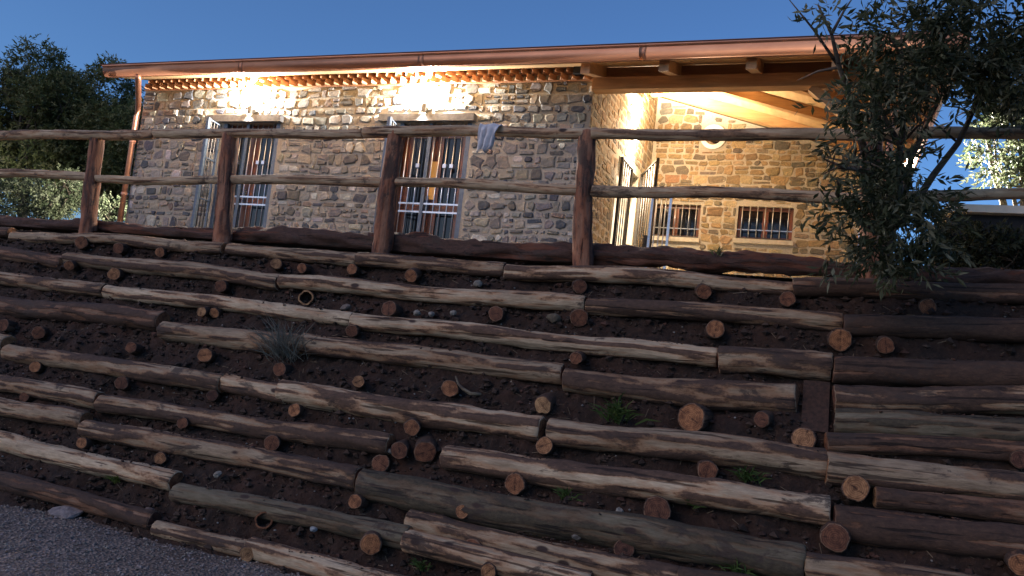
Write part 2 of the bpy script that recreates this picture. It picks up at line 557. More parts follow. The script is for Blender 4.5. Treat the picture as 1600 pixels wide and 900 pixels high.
# ------------------------------------------------------------------ THE GROUND
def sheet(name, xs, ys, zf, matn, smooth=True):
    vs = [(x, y, zf(x, y)) for y in ys for x in xs]
    nx = len(xs)
    fs = [(j * nx + i, j * nx + i + 1, (j + 1) * nx + i + 1, (j + 1) * nx + i) for j in range(len(ys) - 1) for i in range(nx - 1)]
    return link(name, mesh(name, vs, fs, smooth), None, (matn,), kind='structure')
def gz(x, y):
    return 0.05 * noise.noise(Vector((x * 0.8, y * 0.8, 3))) + 0.02 * noise.noise(Vector((x * 4, y * 4, 1)))
def lin(a, b_, n):
    return [a + (b_ - a) * i / n for i in range(n + 1)]
sheet('gravel_yard', [-300, -60, -20] + lin(-9, 3, 120) + [8, 20, 60, 300], [-300, -60, -10] + lin(-2, 5.4, 74), gz, 'gravel')
sheet('terrace_ground', [-400, -60, -25, -14, -8, -4, 0, 4, 10, 40, 400], [6.58, 8, 10, 14, 20, 40, 100, 600],
      lambda x, y: TZ + 0.02 * noise.noise(Vector((x, y, 0))), 'terrace_earth')
# the bank: a fine earth face in view, coarse beyond
def bank_pt(x, t):
    """t runs 0 foot .. 1 head"""
    p = Vector((x, BY0, BZ0)) + (Vector((0, BY1, BZ1)) - Vector((0, BY0, BZ0))) * t
    q = Vector((x, p.y, p.z))
    d = -0.06 + 0.05 * noise.noise(q * 1.6) + 0.05 * noise.noise(q * 5) + 0.028 * noise.noise(q * 13) + 0.012 * noise.noise(q * 30)
    if t < 0.06:
        d += 0.05 * (0.06 - t) / 0.06
    return q + BN * d
vs, fs = [], []
xs = [-300, -60, -20] + lin(-12, 4.5, 560) + [10, 60, 300]
ts = lin(-0.10, 1.0, 100)
for t in ts:
    for x in xs:
        vs.append(bank_pt(x, t))
for x in xs:                                          # lip joining the terrace
    vs.append((x, 6.75, TZ + 0.03 * noise.noise(Vector((x * 2, 7, 0)))))
nx = len(xs)
fs = [(j * nx + i, j * nx + i + 1, (j + 1) * nx + i + 1, (j + 1) * nx + i) for j in range(len(ts)) for i in range(nx - 1)]
link('earth_bank', mesh('earth_bank', vs, fs, True), None, ('soil',), kind='structure')

# ------------------------------------------------------------------ THE LOG RETAINING WALL
LW = empty('log_retaining_wall', (-3, 4.7, 0), 'long retaining wall of stacked horizontal logs pinned into the dark earth bank below the fence', 'log wall')
DEP = lambda p: (Vector(p) - EYE).dot(CW)
# (x0, y0, x1, y1, thickness px left, right, kind); kinds: p pale, m mixed, b bark, g grey
LOGS = [
 (-140, 352, 18, 366, 14, 14, 'b'), (20, 367, 352, 389, 14, 17, 'm'), (356, 390, 560, 405, 17, 20, 'm'), (562, 406, 788, 420, 20, 22, 'm'),
 (792, 423, 1238, 449, 23, 22, 'p'), (1241, 451, 1760, 465, 26, 28, 'b'),
 (-160, 376, 100, 408, 17, 19, 'b'), (103, 404, 438, 440, 19, 23, 'm'), (440, 441, 915, 473, 21, 25, 'p'), (918, 478, 1315, 506, 24, 26, 'm'), (1318, 510, 1780, 522, 30, 33, 'b'),
 (-160, 421, 165, 452, 18, 20, 'm'), (168, 455, 548, 499, 20, 22, 'p'), (550, 503, 1120, 557, 24, 27, 'p'), (1125, 562, 1298, 573, 38, 38, 'm'), (1301, 576, 1780, 592, 36, 40, 'b'),
 (-160, 460, 255, 502, 25, 28, 'b'), (257, 520, 470, 540, 27, 28, 'm'), (472, 538, 880, 581, 28, 29, 'm'), (884, 592, 1245, 622, 34, 42, 'm'), (1304, 620, 1780, 634, 38, 42, 'm'),
 (1306, 660, 1780, 682, 38, 42, 'g'), (1292, 694, 1780, 716, 28, 32, 'b'),
 (-160, 510, 11, 540, 22, 24, 'm'), (14, 546, 350, 600, 24, 27, 'm'), (353, 597, 450, 615, 26, 27, 'p'), (441, 614, 846, 670, 34, 36, 'p'), (858, 672, 1290, 726, 38, 44, 'm'), (1292, 728, 1780, 782, 44, 46, 'm'),
 (-160, 574, 158, 624, 21, 25, 'm'), (160, 630, 610, 697, 24, 31, 'm'), (697, 716, 1296, 800, 34, 42, 'p'), (1302, 812, 1780, 872, 44, 50, 'b'), (1368, 776, 1780, 826, 30, 34, 'b'),
 (-160, 604, 132, 662, 23, 25, 'm'), (135, 668, 562, 748, 25, 34, 'm'), (566, 757, 1256, 882, 44, 50, 'g'), (1258, 884, 1780, 960, 42, 44, 'm'),
 (-160, 654, 275, 752, 26, 28, 'p'), (278, 766, 640, 838, 26, 32, 'g'), (638, 812, 1060, 906, 32, 36, 'm'), (636, 846, 920, 918, 30, 34, 'p'), (1062, 912, 1700, 1010, 40, 44, 'b'),
 (-160, 712, 242, 812, 24, 26, 'b'), (245, 822, 388, 858, 22, 24, 'm'), (388, 858, 660, 928, 30, 34, 'p'), (662, 935, 1300, 1070, 36, 42, 'b'),
 (-160, 760, 250, 868, 20, 20, 'b'), (252, 872, 640, 985, 26, 30, 'b'),
]
KM = {'p': 'log_pale', 'm': 'log_mixed', 'b': 'log_bark', 'g': 'log_grey'}
LOGAX = []
for i, (x0, y0, x1, y1, t0, t1, k) in enumerate(LOGS):
    if i >= len(LOGS) - 2:
        continue
    a, b_ = bank(x0, y0, -0.008), bank(x1, y1, -0.008)
    ra, rb = t0 / 2 * DEP(a) / FPX * 1.10, t1 / 2 * DEP(b_) / FPX * 1.10
    rm = {'m': 'log_mixed', 'p': 'log_pale', 'b': 'log_bark', 'g': 'log_grey'}[k]
    add_log('log', a, b_, ra, rb, (rm, 'end_grain', 'rotten_hollow'), LW, 100 + i, wob=0.035, rough=0.075, n=22, seg=0.035,
            cover={'p': 0.38, 'm': 0.48, 'b': 0.66, 'g': 0.42}[k] + 0.1 * math.sin(i * 5.1))
    LOGAX.append((a, b_, max(ra, rb)))
# the dark bark logs that close the terrace edge, behind the posts
for i, (x0, y0, x1, y1, t0, t1) in enumerate([(-160, 337, 148, 357, 15, 16), (150, 356, 356, 371, 16, 17), (358, 368, 596, 381, 22, 24), (600, 382, 908, 400, 27, 26), (915, 402, 1342, 427, 26, 23), (1346, 432, 1780, 438, 25, 28)]):
    a, b_ = at(x0, y0, 6.76), at(x1, y1, 6.76)
    add_log('edge_log', a, b_, t0 / 2 * DEP(a) / FPX * 1.15, t1 / 2 * DEP(b_) / FPX * 1.15, ('edge_bark', 'end_grain', 'rotten_hollow'), LW, 300 + i, wob=0.06, rough=0.30, n=20, seg=0.05, cover=0.6)
    LOGAX.append((a, b_, t0 / 2 * DEP(a) / FPX * 1.15))
# cross poles whose sawn ends look out between the logs (x, y, radius px, hollow)
PINS = [(127, 379, 10), (185, 388, 9), (250, 394, 8), (432, 412, 9), (472, 419, 8), (550, 421, 9), (642, 431, 11), (906, 448, 12), (1100, 456, 12), (1230, 467, 13), (1450, 479, 13),
 (178, 428, 10), (345, 447, 10), (478, 465, 12, 1), (608, 482, 13), (775, 490, 12), (905, 497, 15), (1118, 514, 15), (1313, 531, 18), (1384, 540, 14),
 (4, 508, 10), (60, 520, 10), (205, 543, 9), (320, 555, 12), (437, 577, 12), (560, 596, 10), (703, 607, 14), (848, 633, 15), (1080, 653, 22), (1256, 686, 19), (1594, 718, 14),
 (315, 487, 8), (335, 489, 8), (550, 517, 10), (900, 560, 10), (55, 573, 9), (190, 598, 10), (332, 618, 9), (460, 641, 11), (643, 668, 13), (850, 696, 14), (1105, 735, 16), (1337, 763, 21),
 (38, 620, 8), (285, 661, 9), (425, 692, 13), (595, 724, 14), (624, 704, 14), (664, 706, 17), (805, 756, 17), (1027, 797, 22), (1108, 780, 12), (1305, 840, 22),
 (128, 692, 9), (250, 716, 10), (555, 784, 12), (722, 799, 11, 1), (975, 857, 16, 1), (1594, 882, 18), (412, 813, 13, 1), (386, 866, 13), (580, 850, 18, 1), (738, 857, 17, 1), (763, 893, 14),
 (1190, 655, 13), (30, 440, 7), (108, 415, 8)]
for i, q in enumerate(PINS):
    rp = q[2] * 0.93
    hol = len(q) > 3 and q[0] in (478, 412)
    prj = 0.042 + 0.03 * math.sin(i * 2.3)
    f_ = bank(q[0], q[1], prj)
    rad = rp * DEP(f_) / FPX
    rg = random.Random(700 + i)
    # the pole runs back into the bank, nearly level and square to it, the face turned a little
    tow = (f_ - EYE).normalized()
    d = (Vector((0, 1, 0)) * 0.45 + tow * 0.55 + Vector((rg.uniform(-0.22, 0.22), 0, rg.uniform(-0.15, 0.2)))).normalized()
    back = f_ + d * 0.5
    add_log('cross_pole', back, f_, rad, rad * rg.uniform(0.96, 1.04), ('log_bark', 'end_grain', 'rotten_hollow'), LW, 700 + i, n=16, wob=0.0, rough=0.07, hollow=hol, slant=0.12, cover=0.75)
# short upright board in the dark gap at the right
a, b_ = bank(1276, 600, -0.06), bank(1272, 678, -0.06)
mb = MB().bar(a, b_, 0.17, 0.07, BN)
mb.part('upright_board', LW, ('rotten_hollow',))

# ------------------------------------------------------------------ LOOSE STONES AND SOIL CRUMBS
def pebble(mb, cols, c_, s, rg, col, flat=0.7):
    """a squashed, jittered octahedron-like lump: 14 verts would be rich, 6 + 8 faces is enough at this size"""
    q = [Vector((1, 0, 0)), Vector((0, 1, 0)), Vector((-1, 0, 0)), Vector((0, -1, 0)), Vector((0, 0, flat)), Vector((0, 0, -flat))]
    ax = Matrix.Rotation(rg.uniform(0, 6.28), 3, 'Z') @ Matrix.Rotation(rg.uniform(-0.5, 0.5), 3, 'X')
    vs = [Vector(c_) + ax @ (p * (s * rg.uniform(0.6, 1.2))) for p in q]
    fs = [(0, 1, 4), (1, 2, 4), (2, 3, 4), (3, 0, 4), (1, 0, 5), (2, 1, 5), (3, 2, 5), (0, 3, 5)]
    mb.add(vs, fs)
    cols += [col] * 8
rg = random.Random(5)
mb, cols = MB(), []
for i in range(15000):
    x = rg.uniform(-9.5, 2.6)
    t = rg.uniform(0.0, 1.0)
    p = bank_pt(x, t)
    s = rg.choice((0.006, 0.009, 0.012, 0.016, 0.024, 0.034)) * rg.uniform(0.7, 1.3)
    g = rg.uniform(0.010, 0.045)
    col = (g * 1.5, g * 0.9, g * 0.58)
    if rg.random() < 0.12:
        col = (g * 2.4, g * 1.1, g * 0.7)
    if rg.random() < 0.04:
        g = rg.uniform(0.14, 0.34)
        col = (g, g * 0.95, g * 0.86)
        s = min(s, 0.013)
    pebble(mb, cols, p + BN * s * 0.4, s, rg, col)
for i in range(1500):                                  # dry twigs, needles and straw on the earth
    x = rg.uniform(-9.5, 2.6)
    p = bank_pt(x, rg.uniform(0.0, 1.0)) + BN * 0.006
    d = Vector((rg.gauss(0, 1), rg.gauss(0, 0.5), rg.gauss(0, 0.6))).normalized()
    l_ = rg.uniform(0.012, 0.055)
    mb.bar(p - d * l_, p + d * l_, 0.003, 0.003, BN)
    g = rg.uniform(0.05, 0.24)
    cols += [(g * 1.15, g * 0.85, g * 0.55)] * 6
for (a, b_, r_) in LOGAX:                              # earth and bark crumbs that have slid on to the logs
    L_ = (b_ - a).length
    ax = (b_ - a).normalized()
    upv = (Vector((0, 0, 1)) - ax * ax.z).normalized()
    sd_ = ax.cross(upv)
    if sd_.y < 0:
        sd_ = -sd_
    for k in range(int(L_ * 90)):
        t = rg.random()
        p = a.lerp(b_, t)
        if not (-11 < p.x < 4) or noise.noise(Vector((p.x * 1.3, p.z * 3, 7))) + 0.5 * noise.noise(Vector((p.x * 5, p.z * 3, 2))) < -0.05:
            continue
        th = rg.uniform(-0.25, 1.25) if rg.random() < 0.85 else rg.uniform(-0.6, 0.2)
        s = rg.choice((0.004, 0.006, 0.008, 0.011, 0.016)) * rg.uniform(0.7, 1.3)
        g = rg.uniform(0.012, 0.05)
        col = (g * 1.5, g * 0.9, g * 0.58)
        if rg.random() < 0.18:
            col = (g * 3.2, g * 1.4, g * 0.8)
        pebble(mb, cols, p + (upv * math.cos(th) + sd_ * math.sin(th)) * (r_ * 1.0), s, rg, col, 0.5)
me = mb.me('soil_crumbs')
setcol(me, cols)
link('soil_crumbs', me, None, ('pebble',), kind='stuff', label='dark soil crumbs and small chips lying on the earth between the logs', cat='soil')
mb, cols = MB(), []
for i in range(15000):
    x = rg.uniform(-8.5, -1.2)
    y = rg.uniform(2.4, 4.85)
    s = rg.choice((0.005, 0.007, 0.010, 0.014)) * rg.uniform(0.7, 1.3)
    g = rg.uniform(0.13, 0.36)
    pebble(mb, cols, (x, y, gz(x, y) + s * 0.2), s, rg, (g, g * rg.uniform(0.8, 0.9), g * rg.uniform(0.66, 0.8)))
me = mb.me('loose_gravel')
setcol(me, cols)
link('loose_gravel', me, None, ('pebble',), kind='stuff', label='loose pale gravel covering the yard at the foot of the bank', cat='gravel')
def rock(c_, s, seed, col, label, flat=0.75, cat='stone', group=None, sub=2):
    bm = bmesh.new()
    bmesh.ops.create_icosphere(bm, subdivisions=sub, radius=1)
    rg = random.Random(seed)
    off = Vector((rg.uniform(0, 50), rg.uniform(0, 50), 0))
    sc = Vector((s * rg.uniform(0.9, 1.3), s * rg.uniform(0.8, 1.0), s * flat))
    for v_ in bm.verts:
        k = 1 + 0.35 * noise.noise(v_.co * 1.1 + off) + 0.12 * noise.noise(v_.co * 3 + off)
        v_.co = Vector((v_.co.x * sc.x, v_.co.y * sc.y, v_.co.z * sc.z)) * k
    me = bpy.data.meshes.new('stone')
    bm.to_mesh(me)
    bm.free()
    setcol(me, [col] * len(me.polygons))
    o = link('loose_stone', me, None, ('stone',), label, cat, group)
    o.location = c_
    o.rotation_euler = (rg.uniform(-0.3, 0.3), rg.uniform(-0.3, 0.3), rg.uniform(0, 6))
    return o
PALE, DUN = (0.27, 0.25, 0.21), (0.2, 0.16, 0.13)
for i, (x, y, r_, col, lab) in enumerate([
    (747, 443, 8, PALE, 'pale squarish stone in the earth just under the topmost row of logs'),
    (652, 489, 6, PALE, 'small pale stone just right of the round pole end below the long pale log'),
    (674, 491, 6, PALE, 'narrow pale stone in the earth, middle one of three beside a pole end'),
    (708, 489, 6, PALE, 'pale rounded stone in the earth, right one of three beside a pole end'),
    (541, 480, 7, DUN, 'dull brown stone beside the hollow pole end'),
    (340, 741, 7, PALE, 'pale round stone in the bare earth at the lower left of the bank'),
    (491, 826, 6, (0.3, 0.34, 0.36), 'bluish stone in the earth right of the low hollow pole end'),
    (866, 497, 11, (0.15, 0.12, 0.08), 'mossy brown stone tucked under the end of the pale log'),
    (968, 800, 8, PALE, 'pale stone left of the big cracked pole end'),
    (903, 835, 11, (0.19, 0.17, 0.15), 'grey angular stone under the long greenish log'),
    (235, 800, 9, (0.17, 0.12, 0.1), 'reddish brown stone resting on the lowest log at the left'),
    (610, 705, 5, PALE, 'tiny pale chip above two reddish pole ends lying close together'),
]):
    p = bank(x, y, 0.0)
    rock(p, r_ * DEP(p) / FPX, 40 + i, col, lab)
p = Vector((at(105, 800, 4.55).x, 4.55, 0.06))
d = ray(105, 800)
p = EYE + d * ((0.05 - 1.6) / d.z)
rock(p, 0.13, 77, (0.28, 0.235, 0.215), 'flat grey stone slab lying on the gravel at the foot of the bank', 0.28)

# ------------------------------------------------------------------ THE RAIL FENCE
FE = empty('rail_fence', at(905, 412, 6.56), 'rustic two rail fence of round peeled poles along the top of the log bank', 'fence')
FY = 6.6
PX = [((-120, 350), (-95, 208), 26), ((135, 362), (152, 212), 25), ((347, 380), (362, 210), 27), ((596, 394), (622, 208), 30), ((907, 414), (918, 208), 31), ((1362, 445), (1361, 208), 34)]
for i, (bt, tp, w_) in enumerate(PX):
    a, b_ = at(*bt, FY), at(*tp, FY)
    a = a - (b_ - a) * 0.25
    r_ = w_ / 2 * DEP(a) / FPX
    add_log('post', a, b_, r_ * 1.05, r_ * 0.9, ('post_wood', 'end_grain', 'rotten_hollow'), FE, 900 + i, wob=0.035, rough=0.09, n=18, seg=0.04, cover=0.46)
a = Vector((2.35, FY, 2.1))
add_log('post', a, a + Vector((0.02, 0, 1.55)), 0.095, 0.085, ('post_wood', 'end_grain', 'rotten_hollow'), FE, 910, n=14)
RAILS = [  # x0,y0,x1,y1, thickness px, Y offset
 (-130, 213, 240, 210, 15, 15, -0.03), (243, 209, 566, 207, 14, 15, -0.03), (570, 206, 932, 205, 16, 18, -0.03), (926, 209, 1352, 211, 17, 19, -0.03), (1356, 210, 1780, 206, 18, 22, -0.03),
 (-110, 268, 142, 277, 12, 13, 0), (152, 278, 352, 281, 12, 13, 0), (362, 280, 604, 284, 14, 15, 0), (618, 285, 905, 298, 15, 17, 0), (924, 299, 1356, 311, 17, 19, 0), (1366, 304, 1780, 296, 17, 20, 0)]
for i, (x0, y0, x1, y1, t0, t1, dy) in enumerate(RAILS):
    a, b_ = at(x0, y0, FY + dy), at(x1, y1, FY + dy)
    add_log('rail', a, b_, t0 / 2 * DEP(a) / FPX, t1 / 2 * DEP(b_) / FPX, ('rail_wood', 'end_grain', 'rotten_hollow'), FE, 930 + i, wob=0.03, rough=0.07, slant=0.5, n=16, seg=0.04, cover=0.32)

# rag over the top rail
mb = MB()
rg = random.Random(3)
cx = at(765, 206, 6.5)
rows = []
prof = [(0.02, 0.045, 0.0), (0.02, 0.075, 0.03), (-0.055, 0.075, 0.055), (-0.09, 0.045, 0.045), (-0.105, 0.0, 0.040), (-0.11, -0.05, 0.030), (-0.115, -0.10, 0.026), (-0.112, -0.15, 0.022), (-0.118, -0.19, 0.006)]
nu = 15
for j, (yo, zo, hw) in enumerate(prof):
    for i in range(nu):
        u = i / (nu - 1) * 2 - 1
        wv_ = 0.024 * math.sin(u * 9 + j * 0.6) + 0.012 * rg.uniform(-1, 1)
        skew = -0.02 * (j / 8)
        mb.v.append(Vector((cx.x + u * (hw + 0.055) + skew, 6.58 + yo + wv_ * (1 if j > 3 else 0.2), cx.z + zo + 0.02 * math.sin(u * 5 + j * 0.4) * (1 if j > 3 else 0.3))))
for j in range(len(prof) - 1):
    for i in range(nu - 1):
        mb.f.append((j * nu + i, j * nu + i + 1, (j + 1) * nu + i + 1, (j + 1) * nu + i))
        mb.m.append(0)
me = mb.me('hanging_rag', True)
recentre(me, cx)
o = link('hanging_rag', me, None, ('cloth',), 'pale grey rag hanging over the top fence rail right of the second barred door', 'rag')
o.location = cx
sol = o.modifiers.new('thick', 'SOLIDIFY')
sol.thickness = 0.008

# ------------------------------------------------------------------ THE STONE HOUSE
HX0, HXC, HXR = -11.1, -3.15, 0.35                    # left corner, porch corner, right wall line
HY, HB = 10.0, 13.9                                   # front wall, porch back wall
EYF, EXR, SL = 9.25, 0.95, 0.30                       # eave lines and slope
ZE = E(3.80)                                          # underside of the roof boards at the eave
def zr(x, y):
    return min(ZE + SL * (y - EYF), ZE + SL * (EXR - x), ZE + SL * (19.75 - y))
HO = empty('stone_house', (-5.5, HY, TZ), 'long low rubble stone house with copper gutter and open timber porch at its right', 'house')
BASE = TZ - 0.3
D1, D2 = (-9.30, -8.19), (-6.04, -4.88)               # the two barred French doors
DTOP = E(3.26)
def wallmesh(poly_rects, y0, y1):
    mb = MB()
    for (x0, x1, z0, z1) in poly_rects:
        mb.box(x0, x1, y0, y1, z0, z1)
    return mb
WT = E(3.84)
fw = wallmesh([(HX0, D1[0], BASE, WT), (D1[0], D1[1], DTOP, WT), (D1[1], D2[0], BASE, WT), (D2[0], D2[1], DTOP, WT), (D2[1], HXC, BASE, WT)], HY, HY + 0.4)
fw.box(HX0, HXC, HY + 0.02, HY + 0.4, WT + 0.002, E(4.06))
front_wall = fw.part('front_wall', HO, ('mortar',))
# porch side wall (faces +X), its head follows the roof
SD = (11.66, 13.05, E(3.28))                          # doorway y0, y1, head
mb = MB()
def ywall(mb, ya, yb, za, zb0, zb1, x0, x1):
    mb.add([(x0, ya, za), (x1, ya, za), (x1, yb, za), (x0, yb, za), (x0, ya, zb0), (x1, ya, zb0), (x1, yb, zb1), (x0, yb, zb1)], BOXF)
zt = lambda y: min(zr(HXC, y), ZE + SL * (EXR - HXC)) - 0.02
ywall(mb, HY + 0.4, SD[0], BASE, zt(HY + 0.4), zt(SD[0]), HXC - 0.4, HXC)
ywall(mb, SD[0], SD[1], SD[2], zt(SD[0]), zt(SD[1]), HXC - 0.4, HXC)
ywall(mb, SD[1], HB, BASE, zt(SD[1]), zt(HB), HXC - 0.4, HXC)
mb.box(HXC - 0.4, HXC - 0.002, HY + 0.002, HY + 0.4, WT + 0.185, E(4.02))
side_wall = mb.part('side_wall', HO, ('mortar',))
# porch back wall with two little windows and a round one
W1, W2 = (-3.06, -2.2, E(2.45), E(3.04)), (-1.57, -0.67, E(2.48), E(3.05))
OC, OR = (-2.1, E(4.255)), 0.175
mb = MB()
zb = lambda x: ZE + SL * (EXR - x) - 0.03
cuts = [HXC, W1[0], W1[1], W2[0], W2[1], HXR]
def xwall(mb, xa, xb, za, zb0, zb1, y0, y1):
    mb.add([(xa, y0, za), (xb, y0, za), (xb, y1, za), (xa, y1, za), (xa, y0, zb0), (xb, y0, zb1), (xb, y1, zb1), (xa, y1, zb0)], BOXF)
OCx0, OCx1, OCz0, OCz1 = OC[0] - 0.15, OC[0] + 0.15, OC[1] - 0.15, OC[1] + 0.15
for i, (xa, xb) in enumerate(((HXC, W1[0]), (W1[0], W1[1]), (W1[1], W2[0]), (W2[0], W2[1]), (W2[1], HXR))):
    w_ = {1: W1, 3: W2}.get(i)
    if w_:
        mb.box(xa, xb, HB, HB + 0.4, BASE, w_[2])
        lo = w_[3]
    else:
        lo = BASE
    mid = E(3.9)
    mb.box(xa, xb, HB, HB + 0.4, lo, mid)
for xa, xb in ((HXC, OCx0), (OCx1, HXR)):
    xwall(mb, xa, xb, E(3.9) + 0.001, max(E(3.92), zb(xa)), max(E(3.91), zb(xb)), HB, HB + 0.4)
mb.box(OCx0, OCx1, HB, HB + 0.4, E(3.9) + 0.001, OCz0)
xwall(mb, OCx0, OCx1, OCz1, zb(OCx0), zb(OCx1), HB, HB + 0.4)
back_wall = mb.part('back_wall', HO, ('mortar',))
mb = MB().box(HX0, HX0 + 0.4, HY + 0.4, 19.1, BASE, E(4.0))
mb.part('gable_wall', HO, ('mortar',))
mb = MB().box(HXR - 0.4, HXR, HB + 0.4, 19.1, BASE, E(3.85))
mb.part('right_wall', HO, ('mortar',))
mb = MB().box(HX0 + 0.4, HXR - 0.4, 18.7, 19.1, BASE, E(3.85))
mb.part('rear_wall', HO, ('mortar',))
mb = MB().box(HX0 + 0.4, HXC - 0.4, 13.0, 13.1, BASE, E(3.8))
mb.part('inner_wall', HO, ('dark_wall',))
mb = MB().box(HXC, HXR + 0.1, HY - 0.05, HB, TZ - 0.1, TZ + 0.06)
mb.part('porch_floor', HO, ('sill_stone',))

# --- rubble stones
STONES = []           # (parent, verts, faces, colour, screen size)
FRONTP = [((0.30, 0.285, 0.25), 4), ((0.24, 0.235, 0.225), 4), ((0.095, 0.105, 0.125), 3.0), ((0.39, 0.35, 0.275), 2.4), ((0.29, 0.225, 0.18), 1.2), ((0.52, 0.50, 0.45), 2.0), ((0.15, 0.145, 0.135), 2.2)]
BACKP = [((0.29, 0.205, 0.11), 4), ((0.22, 0.16, 0.09), 4), ((0.165, 0.135, 0.095), 3.4), ((0.36, 0.28, 0.17), 2.6), ((0.12, 0.105, 0.085), 2.0), ((0.26, 0.16, 0.09), 0.8)]
def pick(rg, pal):
    t = rg.uniform(0, sum(w_ for _, w_ in pal))
    for c_, w_ in pal:
        t -= w_
        if t <= 0:
            k = rg.uniform(0.8, 1.2)
            return tuple(q * k * rg.uniform(0.95, 1.05) for q in c_)
    return pal[-1][0]
def stones(parent, u0, u1, v0, vtop, holes, P, pal, seed, hr=(0.10, 0.21), wr=(0.11, 0.26), prj=(0.006, 0.02), jit=0.17, gap=(0.009, 0.021)):
    """rubble courses on a wall face; P(u, v, depth) -> world point"""
    rg = random.Random(seed)
    def wave(u, v_):
        return 0.045 * noise.noise(Vector((u * 0.9, v_ * 0.7, seed)))
    v_ = v0
    vmax = max(vtop(u0), vtop(u1), vtop((u0 + u1) / 2))
    while v_ < vmax - 0.04:
        h = rg.uniform(*hr)
        u = u0 - rg.uniform(0, 0.1)
        while u < u1 - 0.03:
            w_ = rg.uniform(*wr) * (0.75 + h * 2.0)
            subs = [(u, u + w_, v_, v_ + h)]
            if h > 0.15 and rg.random() < 0.35:
                k = rg.uniform(0.4, 0.6)
                subs = [(u, u + w_, v_, v_ + h * k), (u, u + w_, v_ + h * k, v_ + h)]
                if rg.random() < 0.5:
                    m_ = u + w_ * rg.uniform(0.35, 0.65)
                    a0 = subs.pop()
                    subs += [(a0[0], m_, a0[2], a0[3]), (m_, a0[1], a0[2], a0[3])]
            for (a0, a1, b0, b1) in subs:
                a0, a1 = max(a0, u0 + 0.004), min(a1, u1 - 0.004)
                if a1 - a0 < 0.05:
                    continue
                top = vtop((a0 + a1) / 2)
                if b0 > top - 0.05:
                    continue
                b1 = min(b1, top)
                ok = True
                for (x0, x1, z0, z1) in holes:
                    if a1 > x0 and a0 < x1 and b1 + 0.03 > z0 and b0 - 0.03 < z1:
                        if a0 < x0 - 0.07 and a1 < x1:
                            a1 = x0 - 0.005
                        elif a1 > x1 + 0.07 and a0 > x0:
                            a0 = x1 + 0.005
                        elif b0 < z0 - 0.06:
                            b1 = z0 - 0.035
                        elif b1 > z1 + 0.06:
                            b0 = z1 + 0.035
                        else:
                            ok = False
                if not ok:
                    continue
                g = rg.uniform(*gap)
                a0 += g; a1 -= g; b0 += g; b1 -= g
                if a1 - a0 < 0.03 or b1 - b0 < 0.025:
                    continue
                ch = min(a1 - a0, b1 - b0) * rg.uniform(0.12, 0.32)
                j = min(a1 - a0, b1 - b0) * jit
                out = [(a0 + ch, b0), (a1 - ch, b0), (a1, b0 + ch), (a1, b1 - ch), (a1 - ch, b1), (a0 + ch, b1), (a0, b1 - ch), (a0, b0 + ch)]
                out = [(x + rg.uniform(-j, j), y + rg.uniform(-j, j)) for x, y in out]
                cx_, cy_ = (a0 + a1) / 2, (b0 + b1) / 2
                pr = rg.uniform(*prj)
                tl, tm = rg.uniform(-0.05, 0.05), rg.uniform(-0.06, 0.06)
                vs = []
                for x, y in out:
                    vs.append(P(x, y + wave(x, y), -0.01))
                for x, y in out:
                    vs.append(P(cx_ + (x - cx_) * 0.97, cy_ + (y - cy_) * 0.97 + wave(x, y), pr * 0.6))
                for x, y in out:
                    x2, y2 = cx_ + (x - cx_) * 0.80, cy_ + (y - cy_) * 0.78
                    vs.append(P(x2, y2 + wave(x2, y2), pr + (x2 - cx_) * tl + (y2 - cy_) * tm))
                fs = [(k, (k + 1) % 8, 8 + (k + 1) % 8, 8 + k) for k in range(8)]
                fs += [(8 + k, 8 + (k + 1) % 8, 16 + (k + 1) % 8, 16 + k) for k in range(8)]
                fs.append(tuple(range(16, 24)))
                c_ = pick(rg, pal)
                X, Y, Z = px(P(cx_, cy_, 0))
                xa, ya, _ = px(P(a0, b0, 0))
                xb, yb, _ = px(P(a1, b1, 0))
                size = abs(xb - xa) * abs(yb - ya)
                if not (0 < X < 1600 and Y > 60) or Y > (345 + X * 0.055) or 1345 < X:
                    size *= 0.01
                for rx0, rx1, ry0, ry1 in ((1300, 1400, 60, 430),):
                    if rx0 < X < rx1:
                        size *= 0.3
                STONES.append([parent, vs, fs, c_, size])
            u += w_
        v_ += h
PF = lambda u, v_, d: Vector((u, HY - d, v_))
stones(front_wall, HX0, HXC, TZ + 0.02, lambda u: E(3.822), [(D1[0] - 0.03, D1[1] + 0.03, 0, DTOP), (D2[0] - 0.03, D2[1] + 0.03, 0, DTOP), (D1[0] - 0.34, D1[1] + 0.07, DTOP - 0.01, DTOP + 0.11), (D2[0] - 0.34, D2[1] + 0.07, DTOP - 0.01, DTOP + 0.11)], PF, FRONTP, 11, (0.08, 0.215), (0.09, 0.25), (0.008, 0.032), 0.2)
PSd = lambda u, v_, d: Vector((HXC + d, u, v_))
stones(side_wall, HY + 0.0, HB - 0.02, TZ + 0.1, lambda u: zt(u) - 0.1 if u > HY + 0.3 else E(3.80), [(SD[0] - 0.12, SD[1] + 0.1, 0, SD[2] + 0.05)], PSd, BACKP, 12, (0.09, 0.2), (0.12, 0.30), (0.002, 0.01))
PB = lambda u, v_, d: Vector((u, HB - d, v_))
stones(back_wall, HXC + 0.05, HXR, TZ + 0.1, lambda u: zb(u) - 0.06, [(W1[0] - 0.02, W1[1] + 0.02, W1[2] - 0.1, W1[3]), (W2[0] - 0.02, W2[1] + 0.02, W2[2] - 0.1, W2[3]), (OCx0 - 0.07, OCx1 + 0.07, OCz0 - 0.07, OCz1 + 0.07)], PB, BACKP, 13, (0.09, 0.17), (0.12, 0.28), (0.004, 0.018), 0.17, (0.004, 0.013))
PR_ = lambda u, v_, d: Vector((HXR + d, u, v_))
order = sorted(STONES, key=lambda q: -q[4])
stuff, scol = MB(), []
